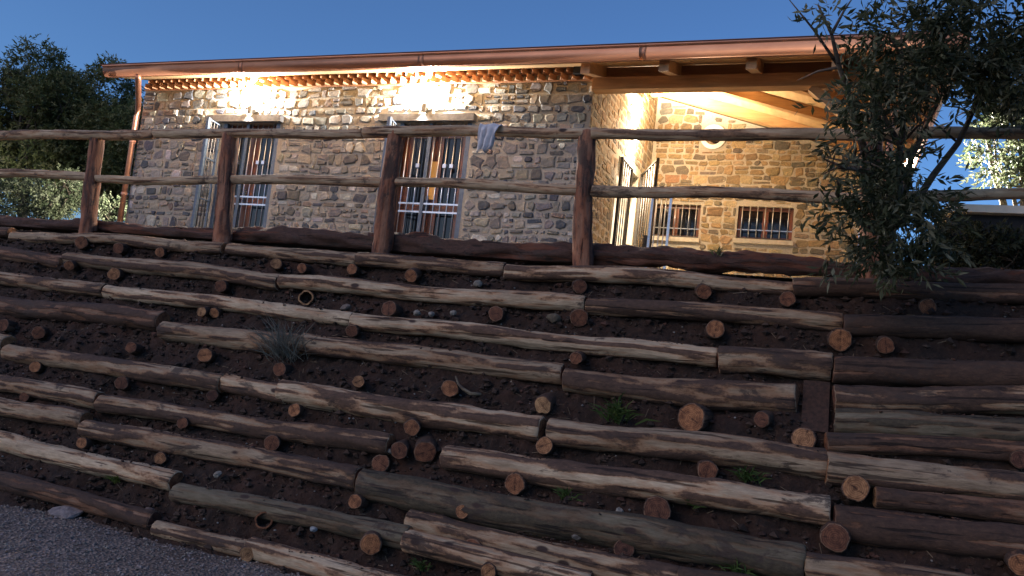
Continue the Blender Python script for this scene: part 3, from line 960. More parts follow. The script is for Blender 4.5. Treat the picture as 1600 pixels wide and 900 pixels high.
for i, (par, vs, fs, c_, sz) in enumerate(order):
    if i < 300:
        ce = sum(vs, Vector((0, 0, 0))) / len(vs)
        me = mesh('stone', vs, fs)
        setcol(me, [c_] * len(fs))
        part('stone', me, par, ('stone',), ce)
    else:
        stuff.add(vs, fs)
        scol += [c_] * len(fs)
me = stuff.me('small_stones')
setcol(me, scol)
child('small_stones', me, HO, ('stone',), kind='stuff')

# --- saw-tooth brick cornice under the eave, two staggered courses
tv = []
tooth = 0.165
def tooth_mesh(nm, h):
    mb = MB()
    hw, dp = tooth / 2, 0.125
    mb.add([(-hw, 0.04, 0), (0, -dp, 0), (hw, 0.04, 0), (-hw, 0.04, h), (0, -dp, h), (hw, 0.04, h)], [(0, 2, 1), (3, 4, 5), (0, 1, 4, 3), (1, 2, 5, 4), (2, 0, 3, 5)])
    me = mb.me(nm)
    me.materials.append(MATS['terracotta'])
    return me
tme = tooth_mesh('cornice_brick', 0.082)
nt_ = int((HXC - HX0) / tooth)
for row in range(2):
    for i in range(nt_):
        x = HX0 + (i + 0.5 + 0.5 * row) * tooth
        if x > HXC - 0.06:
            continue
        o = bpy.data.objects.new('cornice_brick', tme)
        COL.objects.link(o)
        o.parent = HO
        o.location = Vector((x, HY + 0.018 - 0.02 * row, E(3.845) + row * 0.088)) - HO.location
mb = MB().box(HX0, HXC, HY - 0.03, HY - 0.001, E(3.825), E(3.843))
mb.part('cornice_ledge', HO, ('terracotta',))

# --- roof: boards underneath, tiles on top
RX = EXR - (14.5 - EYF)
def roof_sheet(dz, grow):
    x0 = HX0 - 0.02
    a = Vector((x0, EYF - grow, ZE + dz - SL * grow))
    b_ = Vector((EXR + grow, EYF - grow, ZE + dz - SL * grow))
    c_ = Vector((EXR + grow, 19.75 + grow, ZE + dz - SL * grow))
    d = Vector((x0, 19.75 + grow, ZE + dz - SL * grow))
    zt_ = ZE + SL * (14.5 - EYF) + dz
    r0 = Vector((x0, 14.5, zt_))
    r1 = Vector((RX, 14.5, zt_))
    return [a, b_, c_, d, r0, r1], [(0, 1, 5, 4), (1, 2, 5), (2, 3, 4, 5)]
def roof_slab(dz0, dz1, grow):
    v0, f0 = roof_sheet(dz0, grow)
    v1, f1 = roof_sheet(dz1, grow)
    mb = MB()
    mb.add(v0 + v1, [tuple(reversed(q)) for q in f0] + [tuple(i + 6 for i in q) for q in f1] + [(0, 6, 7, 1)[::-1], (1, 7, 8, 2)[::-1], (2, 8, 9, 3)[::-1], (0, 4, 10, 6)[::-1], (4, 3, 9, 10)[::-1]])
    return mb
roof_slab(0.0, 0.045, 0.0).part('roof_boards', HO, ('ceiling_wood',))
roof = roof_slab(0.05, 0.13, 0.03).part('roof', HO, ('roof_tile',))
# board joints on the porch ceiling: real shallow battens between boards
mb = MB()
y = EYF + 0.12
while y < 14.0:
    xe = min(EXR - (y - EYF) - 0.02, EXR)
    x_s = HXC if y > HY else HXC
    if xe - x_s > 0.1:
        z = ZE + SL * (y - EYF) - 0.002
        mb.bar((x_s + 0.001, y, z), (xe, y, z), 0.008, 0.008)
    y += 0.13
mb.part('ceiling_battens', HO, ('timber_x',), kind='stuff')
# rafters of the front pitch
def rafter_y(x, y0, y1, w_=0.12, h=0.15):
    mb = MB()
    za, zb_ = ZE + SL * (y0 - EYF) - 0.003, ZE + SL * (y1 - EYF) - 0.003
    mb.add([(x - w_ / 2, y0, za - h), (x + w_ / 2, y0, za - h), (x + w_ / 2, y1, zb_ - h), (x - w_ / 2, y1, zb_ - h),
            (x - w_ / 2, y0, za), (x + w_ / 2, y0, za), (x + w_ / 2, y1, zb_), (x - w_ / 2, y1, zb_)], BOXF)
    mb.part('rafter', HO, ('timber_y',))
for x in (-3.06, -2.07, -1.05, -0.12):
    rafter_y(x, EYF + 0.03, min(HB - 0.02, EYF + (EXR - x) - 0.06))
def rafter_x(y, w_=0.13, h=0.16):
    xh = EXR - (y - EYF) + 0.06
    x0, x1 = max(xh, HXC + 0.03), EXR - 0.03
    za, zb_ = ZE + SL * (EXR - x0) - 0.004, ZE + SL * (EXR - x1) - 0.004
    mb = MB()
    mb.add([(x0, y - w_ / 2, za - h), (x1, y - w_ / 2, zb_ - h), (x1, y + w_ / 2, zb_ - h), (x0, y + w_ / 2, za - h),
            (x0, y - w_ / 2, za), (x1, y - w_ / 2, zb_), (x1, y + w_ / 2, zb_), (x0, y + w_ / 2, za)], BOXF)
    mb.part('rafter', HO, ('timber_x',))
for y in (10.32, 11.3, 12.27, 13.28):
    rafter_x(y)
# hip rafter
a = Vector((EXR - 0.05, EYF + 0.05, ZE + SL * 0.05 - 0.12))
k = HB - EYF - 0.55
b_ = Vector((EXR - k, EYF + k, ZE + SL * k - 0.12))
MB().bar(a, b_, 0.14, 0.2).part('hip_rafter', HO, ('timber_x',))
# porch beams and corner post
MB().box(HXC + 0.002, HXR + 0.12, HY - 0.09, HY + 0.09, E(3.68), E(3.845)).part('porch_beam', HO, ('timber_x',))
MB().box(HXR - 0.08, HXR + 0.1, HY + 0.092, HB - 0.001, E(3.68), E(3.845)).part('porch_beam', HO, ('timber_y',))
mb = MB()                                              # boards closing the gaps above the beam
for xa, xb in ((HXC + 0.15, -2.135), (-2.005, -1.115), (-0.985, -0.185), (-0.055, 0.4)):
    mb.box(xa, xb, HY + 0.02, HY + 0.045, E(3.846), E(4.02))
mb.part('closing_board', HO, ('fascia_wood',))
MB().box(HXR - 0.09, HXR + 0.09, HY - 0.085, HY + 0.085, TZ, E(3.679)).part('porch_post', HO, ('timber_z',))
MB().bar((HXR + 0.01, HY + 0.1, E(3.1)), (HXR + 0.01, HY + 0.75, E(3.68)), 0.1, 0.1).part('knee_brace', HO, ('timber_y',))
MB().bar((HXR - 0.1, HY, E(3.1)), (HXR - 0.75, HY, E(3.68)), 0.1, 0.1).part('knee_brace', HO, ('timber_x',))
# near-black block at the left end of the beam, for the dark notch at the corner
MB().box(HXC - 0.26, HXC + 0.0, HY - 0.16, HY - 0.052, E(3.885), E(4.02)).part('notch_block', HO, ('dark_wall',))
# fascia and gutter
MB().box(HX0 + 0.0, EXR - 0.001, EYF - 0.031, EYF - 0.002, E(3.775), E(3.875)).part('fascia', HO, ('fascia_wood',))
MB().box(EXR + 0.002, EXR + 0.03, EYF - 0.03, 19.7, E(3.775), E(3.86)).part('fascia', HO, ('timber_y',))
def gutter(p0, p1, outv):
    """half-round gutter with rolled lip, profile swept from p0 to p1; outv points away from the house"""
    prof = []
    for i in range(11):
        t = math.pi * i / 10
        prof.append((0.075 - 0.075 * math.cos(t), -0.085 * math.sin(t)))
    prof = [(0.0, 0.05)] + prof + [(0.155, 0.055), (0.16, 0.07), (0.172, 0.075), (0.178, 0.062), (0.17, 0.05), (0.162, 0.04)]
    inner = [(x * 0.96 + 0.003, z + 0.006) for x, z in prof[:12]]
    mb = MB()
    n_ = len(prof)
    for p in (p0, p1):
        for x, z in prof:
            mb.v.append(Vector(p) + Vector(outv) * x + Vector((0, 0, z)))
    for i in range(n_ - 1):
        mb.f.append((i, i + 1, n_ + i + 1, n_ + i))
        mb.m.append(0)
    mb.f.append(tuple(range(n_))[:13])
    mb.f.append(tuple(n_ + i for i in range(13))[::-1])
    mb.m += [0, 0]
    return mb
GZ = E(3.84)
g = gutter((HX0 + 0.05, EYF - 0.034, GZ), (EXR + 0.2, EYF - 0.034, GZ), (0, -1, 0))
go = g.part('gutter', HO, ('copper',), smooth=True)
for x in (-8.3, -5.3, -2.3, 0.3):
    g = gutter((x - 0.04, EYF - 0.036, GZ - 0.004), (x + 0.04, EYF - 0.036, GZ - 0.004), (0, -1.03, 0))
    g.part('gutter_joint', HO, ('copper',), smooth=True)
g = gutter((EXR + 0.033, EYF - 0.02, GZ), (EXR + 0.033, 19.7, GZ), (1, 0, 0))
g.part('gutter', HO, ('copper',), smooth=True)
mb = MB().box(HX0 - 0.02, EXR + 0.06, EYF - 0.20, EYF - 0.02, E(3.925), E(3.932))     # drip flashing over the gutter
mb.part('drip_edge', HO, ('roof_tile',))
for i in range(13):
    x = HX0 + 0.5 + i * 0.95
    MB().box(x - 0.012, x + 0.012, EYF - 0.205, EYF - 0.033, E(3.906), E(3.912)).part('gutter_bracket', HO, ('copper',))
# left downpipe with a swan neck
pts = [(-10.35, 9.14, E(3.77)), (-10.35, 9.14, E(3.72)), (-10.44, 9.24, E(3.66)), (-11.02, 9.82, E(3.56)), (-11.12, 9.92, E(3.48)), (-11.13, 9.925, E(3.36)), (-11.13, 9.925, TZ + 0.05)]
dp = MB().tube(pts, 0.045, 10).part('downpipe', HO, ('copper',), smooth=True)
for z in (E(2.9), E(2.0)):
    mb = MB().tube([(-11.13, 9.925, z), (-11.13, 9.925, z + 0.04)], 0.054, 10)
    c_ = mb.centre()
    part('pipe_clip', mb.me('pipe_clip'), dp, ('copper',), c_)
# right downpipe at the porch post
pts = [(EXR + 0.11, 9.6, E(3.76)), (EXR + 0.11, 9.62, E(3.68)), (0.7, 9.85, E(3.45)), (0.52, 9.95, E(3.32)), (0.5, 9.96, E(3.2)), (0.5, 9.96, TZ)]
MB().tube(pts, 0.045, 10).part('downpipe', HO, ('copper',), smooth=True)

# --- lintels, French doors with steel grilles
def french_door(X0, X1, open_leaf, lit=False):
    MB().box(X0 - 0.33, X1 + 0.06, HY - 0.10, HY + 0.2, DTOP + 0.002, DTOP + 0.105).part('lintel', HO, ('lintel_stone',))
    mb = MB()
    zb_ = TZ + 0.02
    mb.box(X0, X0 + 0.08, HY + 0.12, HY + 0.22, zb_, DTOP)
    mb.box(X1 - 0.08, X1, HY + 0.12, HY + 0.22, zb_, DTOP)
    mb.box(X0 + 0.081, X1 - 0.081, HY + 0.12, HY + 0.22, DTOP - 0.08, DTOP - 0.001)
    fr = mb.part('french_door', HO, ('door_wood',))
    xm = (X0 + X1) / 2
    for xa, xb in ((X0 + 0.082, xm - 0.002), (xm + 0.002, X1 - 0.082)):
        mb = MB()
        st = 0.10
        mb.box(xa, xa + st, HY + 0.14, HY + 0.195, zb_, DTOP - 0.083)
        mb.box(xb - st, xb, HY + 0.14, HY + 0.195, zb_, DTOP - 0.083)
        for za, zc in ((zb_, zb_ + 0.28), (E(1.98), E(2.08)), (DTOP - 0.19, DTOP - 0.084)):
            mb.box(xa + st + 0.001, xb - st - 0.001, HY + 0.142, HY + 0.193, za, zc)
        mb.part('door_leaf', fr, ('door_wood',))
        for za, zc in ((zb_ + 0.281, E(1.979)), (E(2.081), DTOP - 0.191)):
            MB().box(xa + st + 0.002, xb - st - 0.002, HY + 0.16, HY + 0.172, za, zc).part('pane', fr, ('glass_dark',))
    if lit:  # adds an emissive strip on the meeting stile in place of reflected lamplight
        MB().box(xm - 0.055, xm + 0.055, HY + 0.128, HY + 0.1385, E(2.16), E(2.72)).part('glow_strip', fr, ('stile_glow',), label='narrow orange strip glowing like reflected lamplight in the middle of the door')
    MB().box(xm - 0.07, xm - 0.02, HY + 0.10, HY + 0.139, E(2.0), E(2.2)).part('door_handle', fr, ('bar_steel',))
    # grille: steel frame posts set in the opening, one leaf swung out at the left
    yg = HY + 0.03
    for x in (X0 + 0.035, X1 - 0.035):
        MB().box(x - 0.034, x + 0.034, yg - 0.03, yg + 0.03, zb_, DTOP - 0.002).part('grille_post', fr, ('blue_steel',))
    MB().box(xm - 0.10, xm - 0.045, yg - 0.025, yg + 0.025, zb_, DTOP - 0.002).part('grille_post', fr, ('blue_steel',))
    nb = 9
    for i in range(nb):
        x = X0 + 0.07 + (X1 - X0 - 0.14) * (i + 0.7) / (nb + 0.4)
        if abs(x - (xm - 0.072)) < 0.05:
            continue
        MB().tube([(x, yg, zb_), (x, yg, DTOP - 0.002)], 0.0085, 6).part('bar', fr, ('bar_steel',), smooth=True)
        if i in (2, 3, 6, 7):
            MB().box(x - 0.028, x + 0.028, yg - 0.022, yg + 0.022, E(2.60), E(2.655)).part('bar_boss', fr, ('bar_steel',))
    for z in (E(1.95), E(2.07)):
        MB().box(X0 + 0.07, X1 - 0.07, yg - 0.016, yg - 0.009, z - 0.012, z + 0.012).part('cross_bar', fr, ('bar_steel',))
    if open_leaf:
        # narrow shutter-like grille leaf standing open against the wall at the left
        a = Vector((X0 - 0.02, HY - 0.06, 0))
        e = Vector((X0 + 0.07, HY - 0.42, 0))
        mb = MB()
        mb.bar(a + Vector((0, 0, zb_)), a + Vector((0, 0, DTOP - 0.05)), 0.03, 0.03)
        mb.bar(e + Vector((0, 0, zb_)), e + Vector((0, 0, DTOP - 0.05)), 0.05, 0.05)
        for z in (zb_ + 0.1, E(1.95), E(2.6), DTOP - 0.06):
            mb.bar(a + Vector((0, 0, z)), e + Vector((0, 0, z)), 0.02, 0.02)
        lf = mb.part('grille_leaf', fr, ('blue_steel',))
        for t in (0.25, 0.5, 0.75):
            p = a.lerp(e, t)
            MB().tube([p + Vector((0, 0, zb_ + 0.1)), p + Vector((0, 0, DTOP - 0.07))], 0.0085, 6).part('bar', fr, ('dark_iron',), smooth=True)
    return fr
french_door(*D1, True)
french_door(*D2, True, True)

# --- porch: side door, gate leaves, small barred windows, round window
mb = MB()
mb.box(HXC - 0.2, HXC - 0.12, SD[0], SD[0] + 0.08, TZ + 0.06, SD[2])
mb.box(HXC - 0.2, HXC - 0.12, SD[1] - 0.08, SD[1], TZ + 0.06, SD[2])
mb.box(HXC - 0.2, HXC - 0.12, SD[0] + 0.081, SD[1] - 0.081, SD[2] - 0.08, SD[2])
sdoor = mb.part('side_door', HO, ('white_paint',))
ym = (SD[0] + SD[1]) / 2
for ya, yb in ((SD[0] + 0.082, ym - 0.002), (ym + 0.002, SD[1] - 0.082)):
    mb = MB().box(HXC - 0.18, HXC - 0.14, ya, yb, TZ + 0.07, SD[2] - 0.082)
    for z0, z1 in ((TZ + 0.2, E(1.7)), (E(1.85), SD[2] - 0.2)):
        mb.box(HXC - 0.139, HXC - 0.128, ya + 0.1, yb - 0.1, z0, z1)
    mb.part('door_leaf', sdoor, ('white_paint',))
def gate(p0, p1, zlo, zhi, nb, fm, bm_, nm, lw=0.04):
    p0, p1 = Vector(p0), Vector(p1)
    Z = lambda z: Vector((0, 0, z))
    mb = MB()
    mb.bar(p0 + Z(zlo), p0 + Z(zhi), lw, lw)
    mb.bar(p1 + Z(zlo), p1 + Z(zhi), lw, lw)
    for z in (zlo + 0.02, zlo + (zhi - zlo) * 0.27, zhi - 0.02):
        mb.bar(p0 + Z(z), p1 + Z(z), lw * 0.7, lw * 0.7)
    gt = mb.part(nm, HO, (fm,))
    for i in range(nb):
        p = p0.lerp(p1, (i + 1) / (nb + 1))
        MB().tube([p + Z(zlo + 0.02), p + Z(zhi - 0.02)], 0.009, 6).part('bar', gt, (bm_,), smooth=True)
    return gt
gate((HXC + 0.05, SD[0] + 0.02, 0), (HXC + 0.05, ym, 0), TZ + 0.1, E(3.26), 4, 'dark_iron', 'dark_iron', 'gate_leaf')
gt = gate((HXC + 0.06, SD[1] - 0.03, 0), (-2.62, 12.0, 0), TZ + 0.1, E(3.34), 5, 'dark_iron', 'dark_iron', 'gate_leaf')
MB().box(-2.72, -2.6, 11.97, 12.05, E(1.9), E(2.12)).part('lock_box', gt, ('dark_iron',))
gate((-2.58, 11.72, 0), (-2.26, 11.5, 0), TZ + 0.1, E(2.66), 3, 'bar_steel', 'bar_steel', 'low_gate', 0.035)
def barred_window(W, nb):
    x0, x1, z0, z1 = W
    mb = MB()
    y0 = HB + 0.08
    mb.box(x0, x0 + 0.06, y0, y0 + 0.07, z0, z1)
    mb.box(x1 - 0.06, x1, y0, y0 + 0.07, z0, z1)
    mb.box(x0 + 0.061, x1 - 0.061, y0, y0 + 0.07, z0, z0 + 0.05)
    mb.box(x0 + 0.061, x1 - 0.061, y0, y0 + 0.07, z1 - 0.06, z1)
    xm = (x0 + x1) / 2
    mb.box(xm - 0.045, xm + 0.045, y0 + 0.005, y0 + 0.065, z0 + 0.051, z1 - 0.061)
    w_ = mb.part('barred_window', HO, ('door_wood',))
    for a_, b2 in ((x0 + 0.061, xm - 0.046), (xm + 0.046, x1 - 0.061)):
        MB().box(a_, b2, y0 + 0.03, y0 + 0.042, z0 + 0.051, z1 - 0.061).part('pane', w_, ('glass_dark',))
    for i in range(nb):
        x = x0 + (x1 - x0) * (i + 0.6) / (nb + 0.2)
        MB().tube([(x, HB - 0.02, z0 + 0.004), (x, HB - 0.02, z1 - 0.004)], 0.0085, 6).part('bar', w_, ('bar_steel',), smooth=True)
    for z in (z0 + 0.16,):
        MB().box(x0 + 0.002, x1 - 0.002, HB - 0.012, HB - 0.006, z - 0.008, z + 0.008).part('cross_bar', w_, ('bar_steel',))
    MB().box(x0 + 0.002, x1 - 0.002, HB - 0.03, HB - 0.003, z0 + 0.002, z0 + 0.025).part('cross_bar', w_, ('dark_iron',))
    MB().box(x0 - 0.03, x1 + 0.03, HB - 0.06, HB + 0.15, z0 - 0.075, z0 - 0.002).part('sill', w_, ('sill_stone',))
barred_window(W1, 7)
barred_window(W2, 7)
mb = MB()
n_ = 28
for (rr, yy) in ((OR + 0.045, HB - 0.03), (OR - 0.03, HB - 0.04), (OR - 0.045, HB + 0.1), (OR + 0.045, HB + 0.1)):
    for k in range(n_):
        t = 2 * math.pi * k / n_
        mb.v.append(Vector((OC[0] + rr * math.cos(t), yy, OC[1] + rr * math.sin(t))))
for r_ in range(3):
    for k in range(n_):
        mb.f.append((r_ * n_ + k, r_ * n_ + (k + 1) % n_, (r_ + 1) * n_ + (k + 1) % n_, (r_ + 1) * n_ + k))
        mb.m.append(0)
ow = mb.part('round_window', HO, ('white_paint',))
mb = MB().tube([(OC[0], HB + 0.06, OC[1]), (OC[0], HB + 0.08, OC[1])], OR - 0.041, 24)
mb.part('pane', ow, ('glass_dark',))
mb = MB()
mb.box(OCx0 - 0.01, OCx1 + 0.01, HB + 0.101, HB + 0.3, OCz0, OCz1)
mb.part('window_recess', ow, ('mortar',))

# ------------------------------------------------------------------ LAMPS
def lamp_body(o, face, mats_=('lamp_metal',)):
    pass
def spot(nm, parent, loc, direction, energy, angle, col, blend=0.5, rad=0.03):
    l = bpy.data.lights.new(nm, 'SPOT')
    l.energy, l.color = energy, col
    l.spot_size, l.spot_blend, l.shadow_soft_size = math.radians(angle), blend, rad
    o = bpy.data.objects.new(nm, l)
    COL.objects.link(o)
    o.parent = parent
    o.location = Vector(loc) - parent.location
    o.rotation_euler = Vector(direction).to_track_quat('-Z', 'Y').to_euler()
    return o
def point(nm, parent, loc, energy, col, rad=0.06):
    l = bpy.data.lights.new(nm, 'POINT')
    l.energy, l.color, l.shadow_soft_size = energy, col, rad
    o = bpy.data.objects.new(nm, l)
    COL.objects.link(o)
    o.parent = parent
    o.location = Vector(loc) - parent.location
    return o
WARM = (1.0, 0.82, 0.57)
SOFT = (1.0, 0.93, 0.84)
def up_down_lamp(loc, nrm, label, group, ups, downs, col=WARM, upang=105, dnang=80, glow=0, tilt=0.5):
    loc, nrm = Vector(loc), Vector(nrm)
    t = empty('wall_lamp', loc, label, 'wall lamp', group)
    c_ = loc + nrm * 0.065
    mb = MB().tube([c_ - Vector((0, 0, 0.07)), c_ + Vector((0, 0, 0.07))], 0.042, 14)
    mb.bar(loc, c_, 0.05, 0.06)
    mb.part('housing', t, ('lamp_metal',))
    if glow:
        mb = MB().tube([c_ + Vector((0, 0, 0.079)), c_ + Vector((0, 0, 0.15))], [0.038, 0.05], 16)
        mb.part('glass_shade', t, ('lamp_glow',))
    for s_ in (-1, 1):
        mb = MB().tube([c_ + Vector((0, 0, 0.071 * s_)), c_ + Vector((0, 0, 0.078 * s_))], 0.034, 14)
        mb.part('lens', t, ('lamp_glow',))
    if ups:
        spot('upward_light', t, c_ + Vector((0, 0, 0.17)), Vector((0, 0, 1)) - nrm * tilt, ups, upang, col, 0.85)
    if downs:
        spot('downward_light', t, c_ - Vector((0, 0, 0.10)), Vector((0, 0, -1)) - nrm * 0.05, downs, dnang, col, 0.9)
    if glow:
        point('lamp_glow', t, c_ + Vector((0, 0, 0.20)), glow, col, 0.04)
    return t
DL = 'up and down wall lamps over the French doors'
up_down_lamp((-8.74, HY - 0.03, E(3.44)), (0, -1, 0), 'bright wall lamp over the left barred French door', DL, 19000, 110, SOFT, 64, 150, 760)
up_down_lamp((-5.63, HY - 0.03, E(3.44)), (0, -1, 0), 'bright wall lamp over the right barred French door', DL, 19000, 110, SOFT, 64, 150, 760)
pl = up_down_lamp((HXC, 12.32, E(3.78)), (1, 0, 0), 'bright wall lamp over the white side door inside the porch', None, 3000, 1300, WARM, 150, 120, 0, -0.3)
point('porch_glow', pl, (HXC + 0.35, 12.32, E(3.78)), 170, WARM, 0.08)
# lamps on the end walls that light the trees either side
ll = up_down_lamp((HX0, 11.6, E(2.9)), (-1, 0, 0), 'wall lamp on the hidden left end wall lighting the olive shrub', None, 0, 0, (1, 0.93, 0.78))
spot('flood_light', ll, (HX0 - 0.2, 11.6, E(2.9)), (-1.0, 0.08, -0.22), 4200, 60, (1, 0.95, 0.8), 0.8, 0.05)
fl = empty('flood_lamp', (HXR + 0.0, 14.6, E(3.55)), 'small floodlight on the right end wall behind the olive tree', 'floodlight')
MB().box(HXR + 0.03, HXR + 0.12, 14.5, 14.7, E(3.48), E(3.62)).part('housing', fl, ('lamp_metal',))
MB().box(HXR + 0.121, HXR + 0.128, 14.52, 14.68, E(3.50), E(3.60)).part('lens', fl, ('lamp_glow',))
spot('flood_light', fl, (HXR + 0.2, 14.6, E(3.55)), (1, -0.95, 0.38), 15000, 78, (1, 0.95, 0.8), 0.7, 0.05)

# ------------------------------------------------------------------ TREES AND PLANTS
def leaf_cloud(name, parent, blobs, count, L, W, seed, palette, droop=0.3, twig=None, clump=9):
    """blobs: (centre, radii). Leaves sit in sprays round twig points spread through the crown"""
    rg = random.Random(seed)
    vs, fs, cols = [], [], []
    vol = [b_[1].x * b_[1].y * b_[1].z for b_ in blobs]
    tot = sum(vol)
    n = 0
    while n < count:
        t = rg.uniform(0, tot)
        bi = 0
        while t > vol[bi] and bi < len(blobs) - 1:
            t -= vol[bi]
            bi += 1
        c_, r_ = blobs[bi]
        d = Vector((rg.gauss(0, 1), rg.gauss(0, 1), rg.gauss(0, 1))).normalized()
        rr = rg.uniform(0.25, 1.0) ** 0.55
        q = c_ + Vector((d.x * r_.x, d.y * r_.y, d.z * r_.z)) * rr
        dens = noise.noise(q * (1.1 / max(0.25, min(r_)))) + 0.35 * noise.noise(q * (3.0 / max(0.25, min(r_))))
        if dens < -0.12:
            continue
        ax = (d * 0.8 + Vector((rg.gauss(0, 0.6), rg.gauss(0, 0.6), rg.gauss(0, 0.5) - droop))).normalized()
        base_c = palette[rg.randrange(len(palette))]
        sl = L * rg.uniform(1.6, 2.6)
        for k in range(clump):
            p = q + ax * (sl * k / clump)
            side = Vector((rg.gauss(0, 1), rg.gauss(0, 1), rg.gauss(0, 1))).normalized()
            ld = (ax * 0.75 + side * 0.75).normalized()
            wd = ld.cross(Vector((rg.gauss(0, 1), rg.gauss(0, 1), rg.gauss(0, 1)))).normalized()
            l_, w_ = L * rg.uniform(0.6, 1.15), W * rg.uniform(0.7, 1.15)
            o = len(vs)
            mid = p + ld * (l_ * 0.5) + wd.cross(ld) * (l_ * 0.05)
            vs += [p, mid + wd * (w_ / 2), p + ld * l_, mid - wd * (w_ / 2)]
            fs += [(o, o + 1, o + 2, o + 3)]
            g = rg.uniform(0.7, 1.3)
            cols.append(tuple(x * g for x in base_c))
            n += 1
    me = mesh(name, vs, fs)
    setcol(me, cols)
    return child(name, me, parent, ('leaf',))
def branches(parent, base_p, tips, r0, seed, matn='trunk_bark'):
    rg = random.Random(seed)
    tr = MB()
    fork = base_p + (sum(tips, Vector((0, 0, 0))) / len(tips) - base_p) * 0.35
    pts = [base_p.lerp(fork, i / 5) + Vector((rg.uniform(-1, 1), rg.uniform(-1, 1), 0)) * r0 * 0.5 * (i > 0) for i in range(6)]
    tr.tube(pts, [r0 * (1.25 - 0.45 * i / 5) for i in range(6)], 10)
    tr.part('trunk', parent, (matn,), smooth=True)
    for tp in tips:
        mb = MB()
        a = pts[-1]
        n_ = 7
        side = Vector((rg.uniform(-1, 1), rg.uniform(-1, 1), rg.uniform(-0.3, 0.8))) * (tp - a).length * 0.12
        q = [a.lerp(tp, i / n_) + side * math.sin(math.pi * i / n_) + Vector((rg.uniform(-1, 1), rg.uniform(-1, 1), rg.uniform(-1, 1))) * 0.02 for i in range(n_ + 1)]
        rb = r0 * rg.uniform(0.4, 0.6)
        mb.tube(q, [rb * (1 - 0.85 * i / n_) for i in range(n_ + 1)], 7)
        for j in range(5):
            i = rg.randrange(3, n_)
            e = q[i] + Vector((rg.uniform(-1, 1), rg.uniform(-1, 1), rg.uniform(-0.4, 1))) * (tp - a).length * 0.25
            mb.tube([q[i], q[i].lerp(e, 0.5) + Vector((0, 0, 0.02)), e], [rb * 0.3, rb * 0.2, rb * 0.06], 5)
        mb.part('branch', parent, (matn,), smooth=True)
DARKG = [(0.11, 0.13, 0.045), (0.16, 0.175, 0.065), (0.065, 0.08, 0.03), (0.22, 0.215, 0.10)]
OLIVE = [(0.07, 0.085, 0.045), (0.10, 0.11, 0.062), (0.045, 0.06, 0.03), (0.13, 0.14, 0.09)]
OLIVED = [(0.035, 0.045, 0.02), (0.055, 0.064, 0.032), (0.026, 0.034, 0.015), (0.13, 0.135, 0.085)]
def V3(*a):
    return Vector(a)
def dome(px_, py_, Y, rx, rz, ry=None):
    c_ = at(px_, py_, Y)
    k = DEP(c_) / FPX
    return (c_, V3(rx * k, (ry or (rx + rz) / 2) * k, rz * k))
def tree(name, label, cat, blobs, count, L, W, seed, pal, base_p, r0, ntips, group=None, **kw):
    t = empty(name, base_p, label, cat, group)
    rg = random.Random(seed)
    tips = []
    for i in range(ntips):
        c_, r_ = blobs[i % len(blobs)]
        tips.append(c_ + V3(rg.uniform(-0.7, 0.7) * r_.x, rg.uniform(-0.7, 0.7) * r_.y, rg.uniform(-0.1, 0.8) * r_.z))
    branches(t, base_p, tips, r0, seed)
    leaf_cloud('crown', t, blobs, count, L, W, seed + 1, pal, **kw)
    return t
GL = 'dark trees left of the house'
def basep(px_, Y):
    p = at(px_, 300, Y)
    return V3(p.x, Y, TZ)
tree('olive_tree', 'tallest dark tree at the far left, its pointed top standing above the others', 'tree',
     [dome(60, 120, 15.5, 34, 62), dome(40, 195, 15.5, 75, 75), dome(95, 170, 15.5, 45, 60), dome(10, 160, 15.5, 45, 65), dome(60, 270, 15.5, 85, 60)], 52000, 0.13, 0.042, 21, DARKG, basep(55, 15.5), 0.14, 9, GL)
tree('olive_tree', 'dark tree rising close behind the left corner of the house beside its downpipe', 'tree',
     [dome(170, 145, 16.2, 38, 48), dome(180, 200, 16.2, 55, 60), dome(140, 215, 16.2, 45, 60), dome(215, 230, 16.2, 50, 70), dome(205, 280, 16.2, 55, 60), dome(140, 280, 16.2, 50, 45)], 56000, 0.13, 0.042, 22, DARKG, basep(170, 16.2), 0.13, 9, GL)
tree('olive_tree', 'lower dark tree filling the gap between the two taller ones at the left', 'tree',
     [dome(110, 165, 17.5, 45, 50), dome(105, 230, 17.5, 70, 65)], 26000, 0.13, 0.042, 23, DARKG, basep(110, 17.5), 0.12, 6, GL)
tree('olive_shrub', 'pale lit olive shrub behind the left end of the fence, below the dark trees', 'shrub',
     [dome(35, 315, 12.2, 60, 38), dome(95, 305, 12.2, 45, 40), dome(-60, 310, 12.2, 60, 45)], 15000, 0.085, 0.03, 24, OLIVE, basep(80, 12.2), 0.08, 6)
tree('olive_shrub', 'small brightly lit shrub between the first fence post and the house downpipe', 'shrub',
     [dome(172, 330, 11.4, 24, 22), dome(150, 338, 11.4, 16, 16)], 1500, 0.07, 0.03, 25, OLIVE, basep(172, 11.4), 0.03, 4)
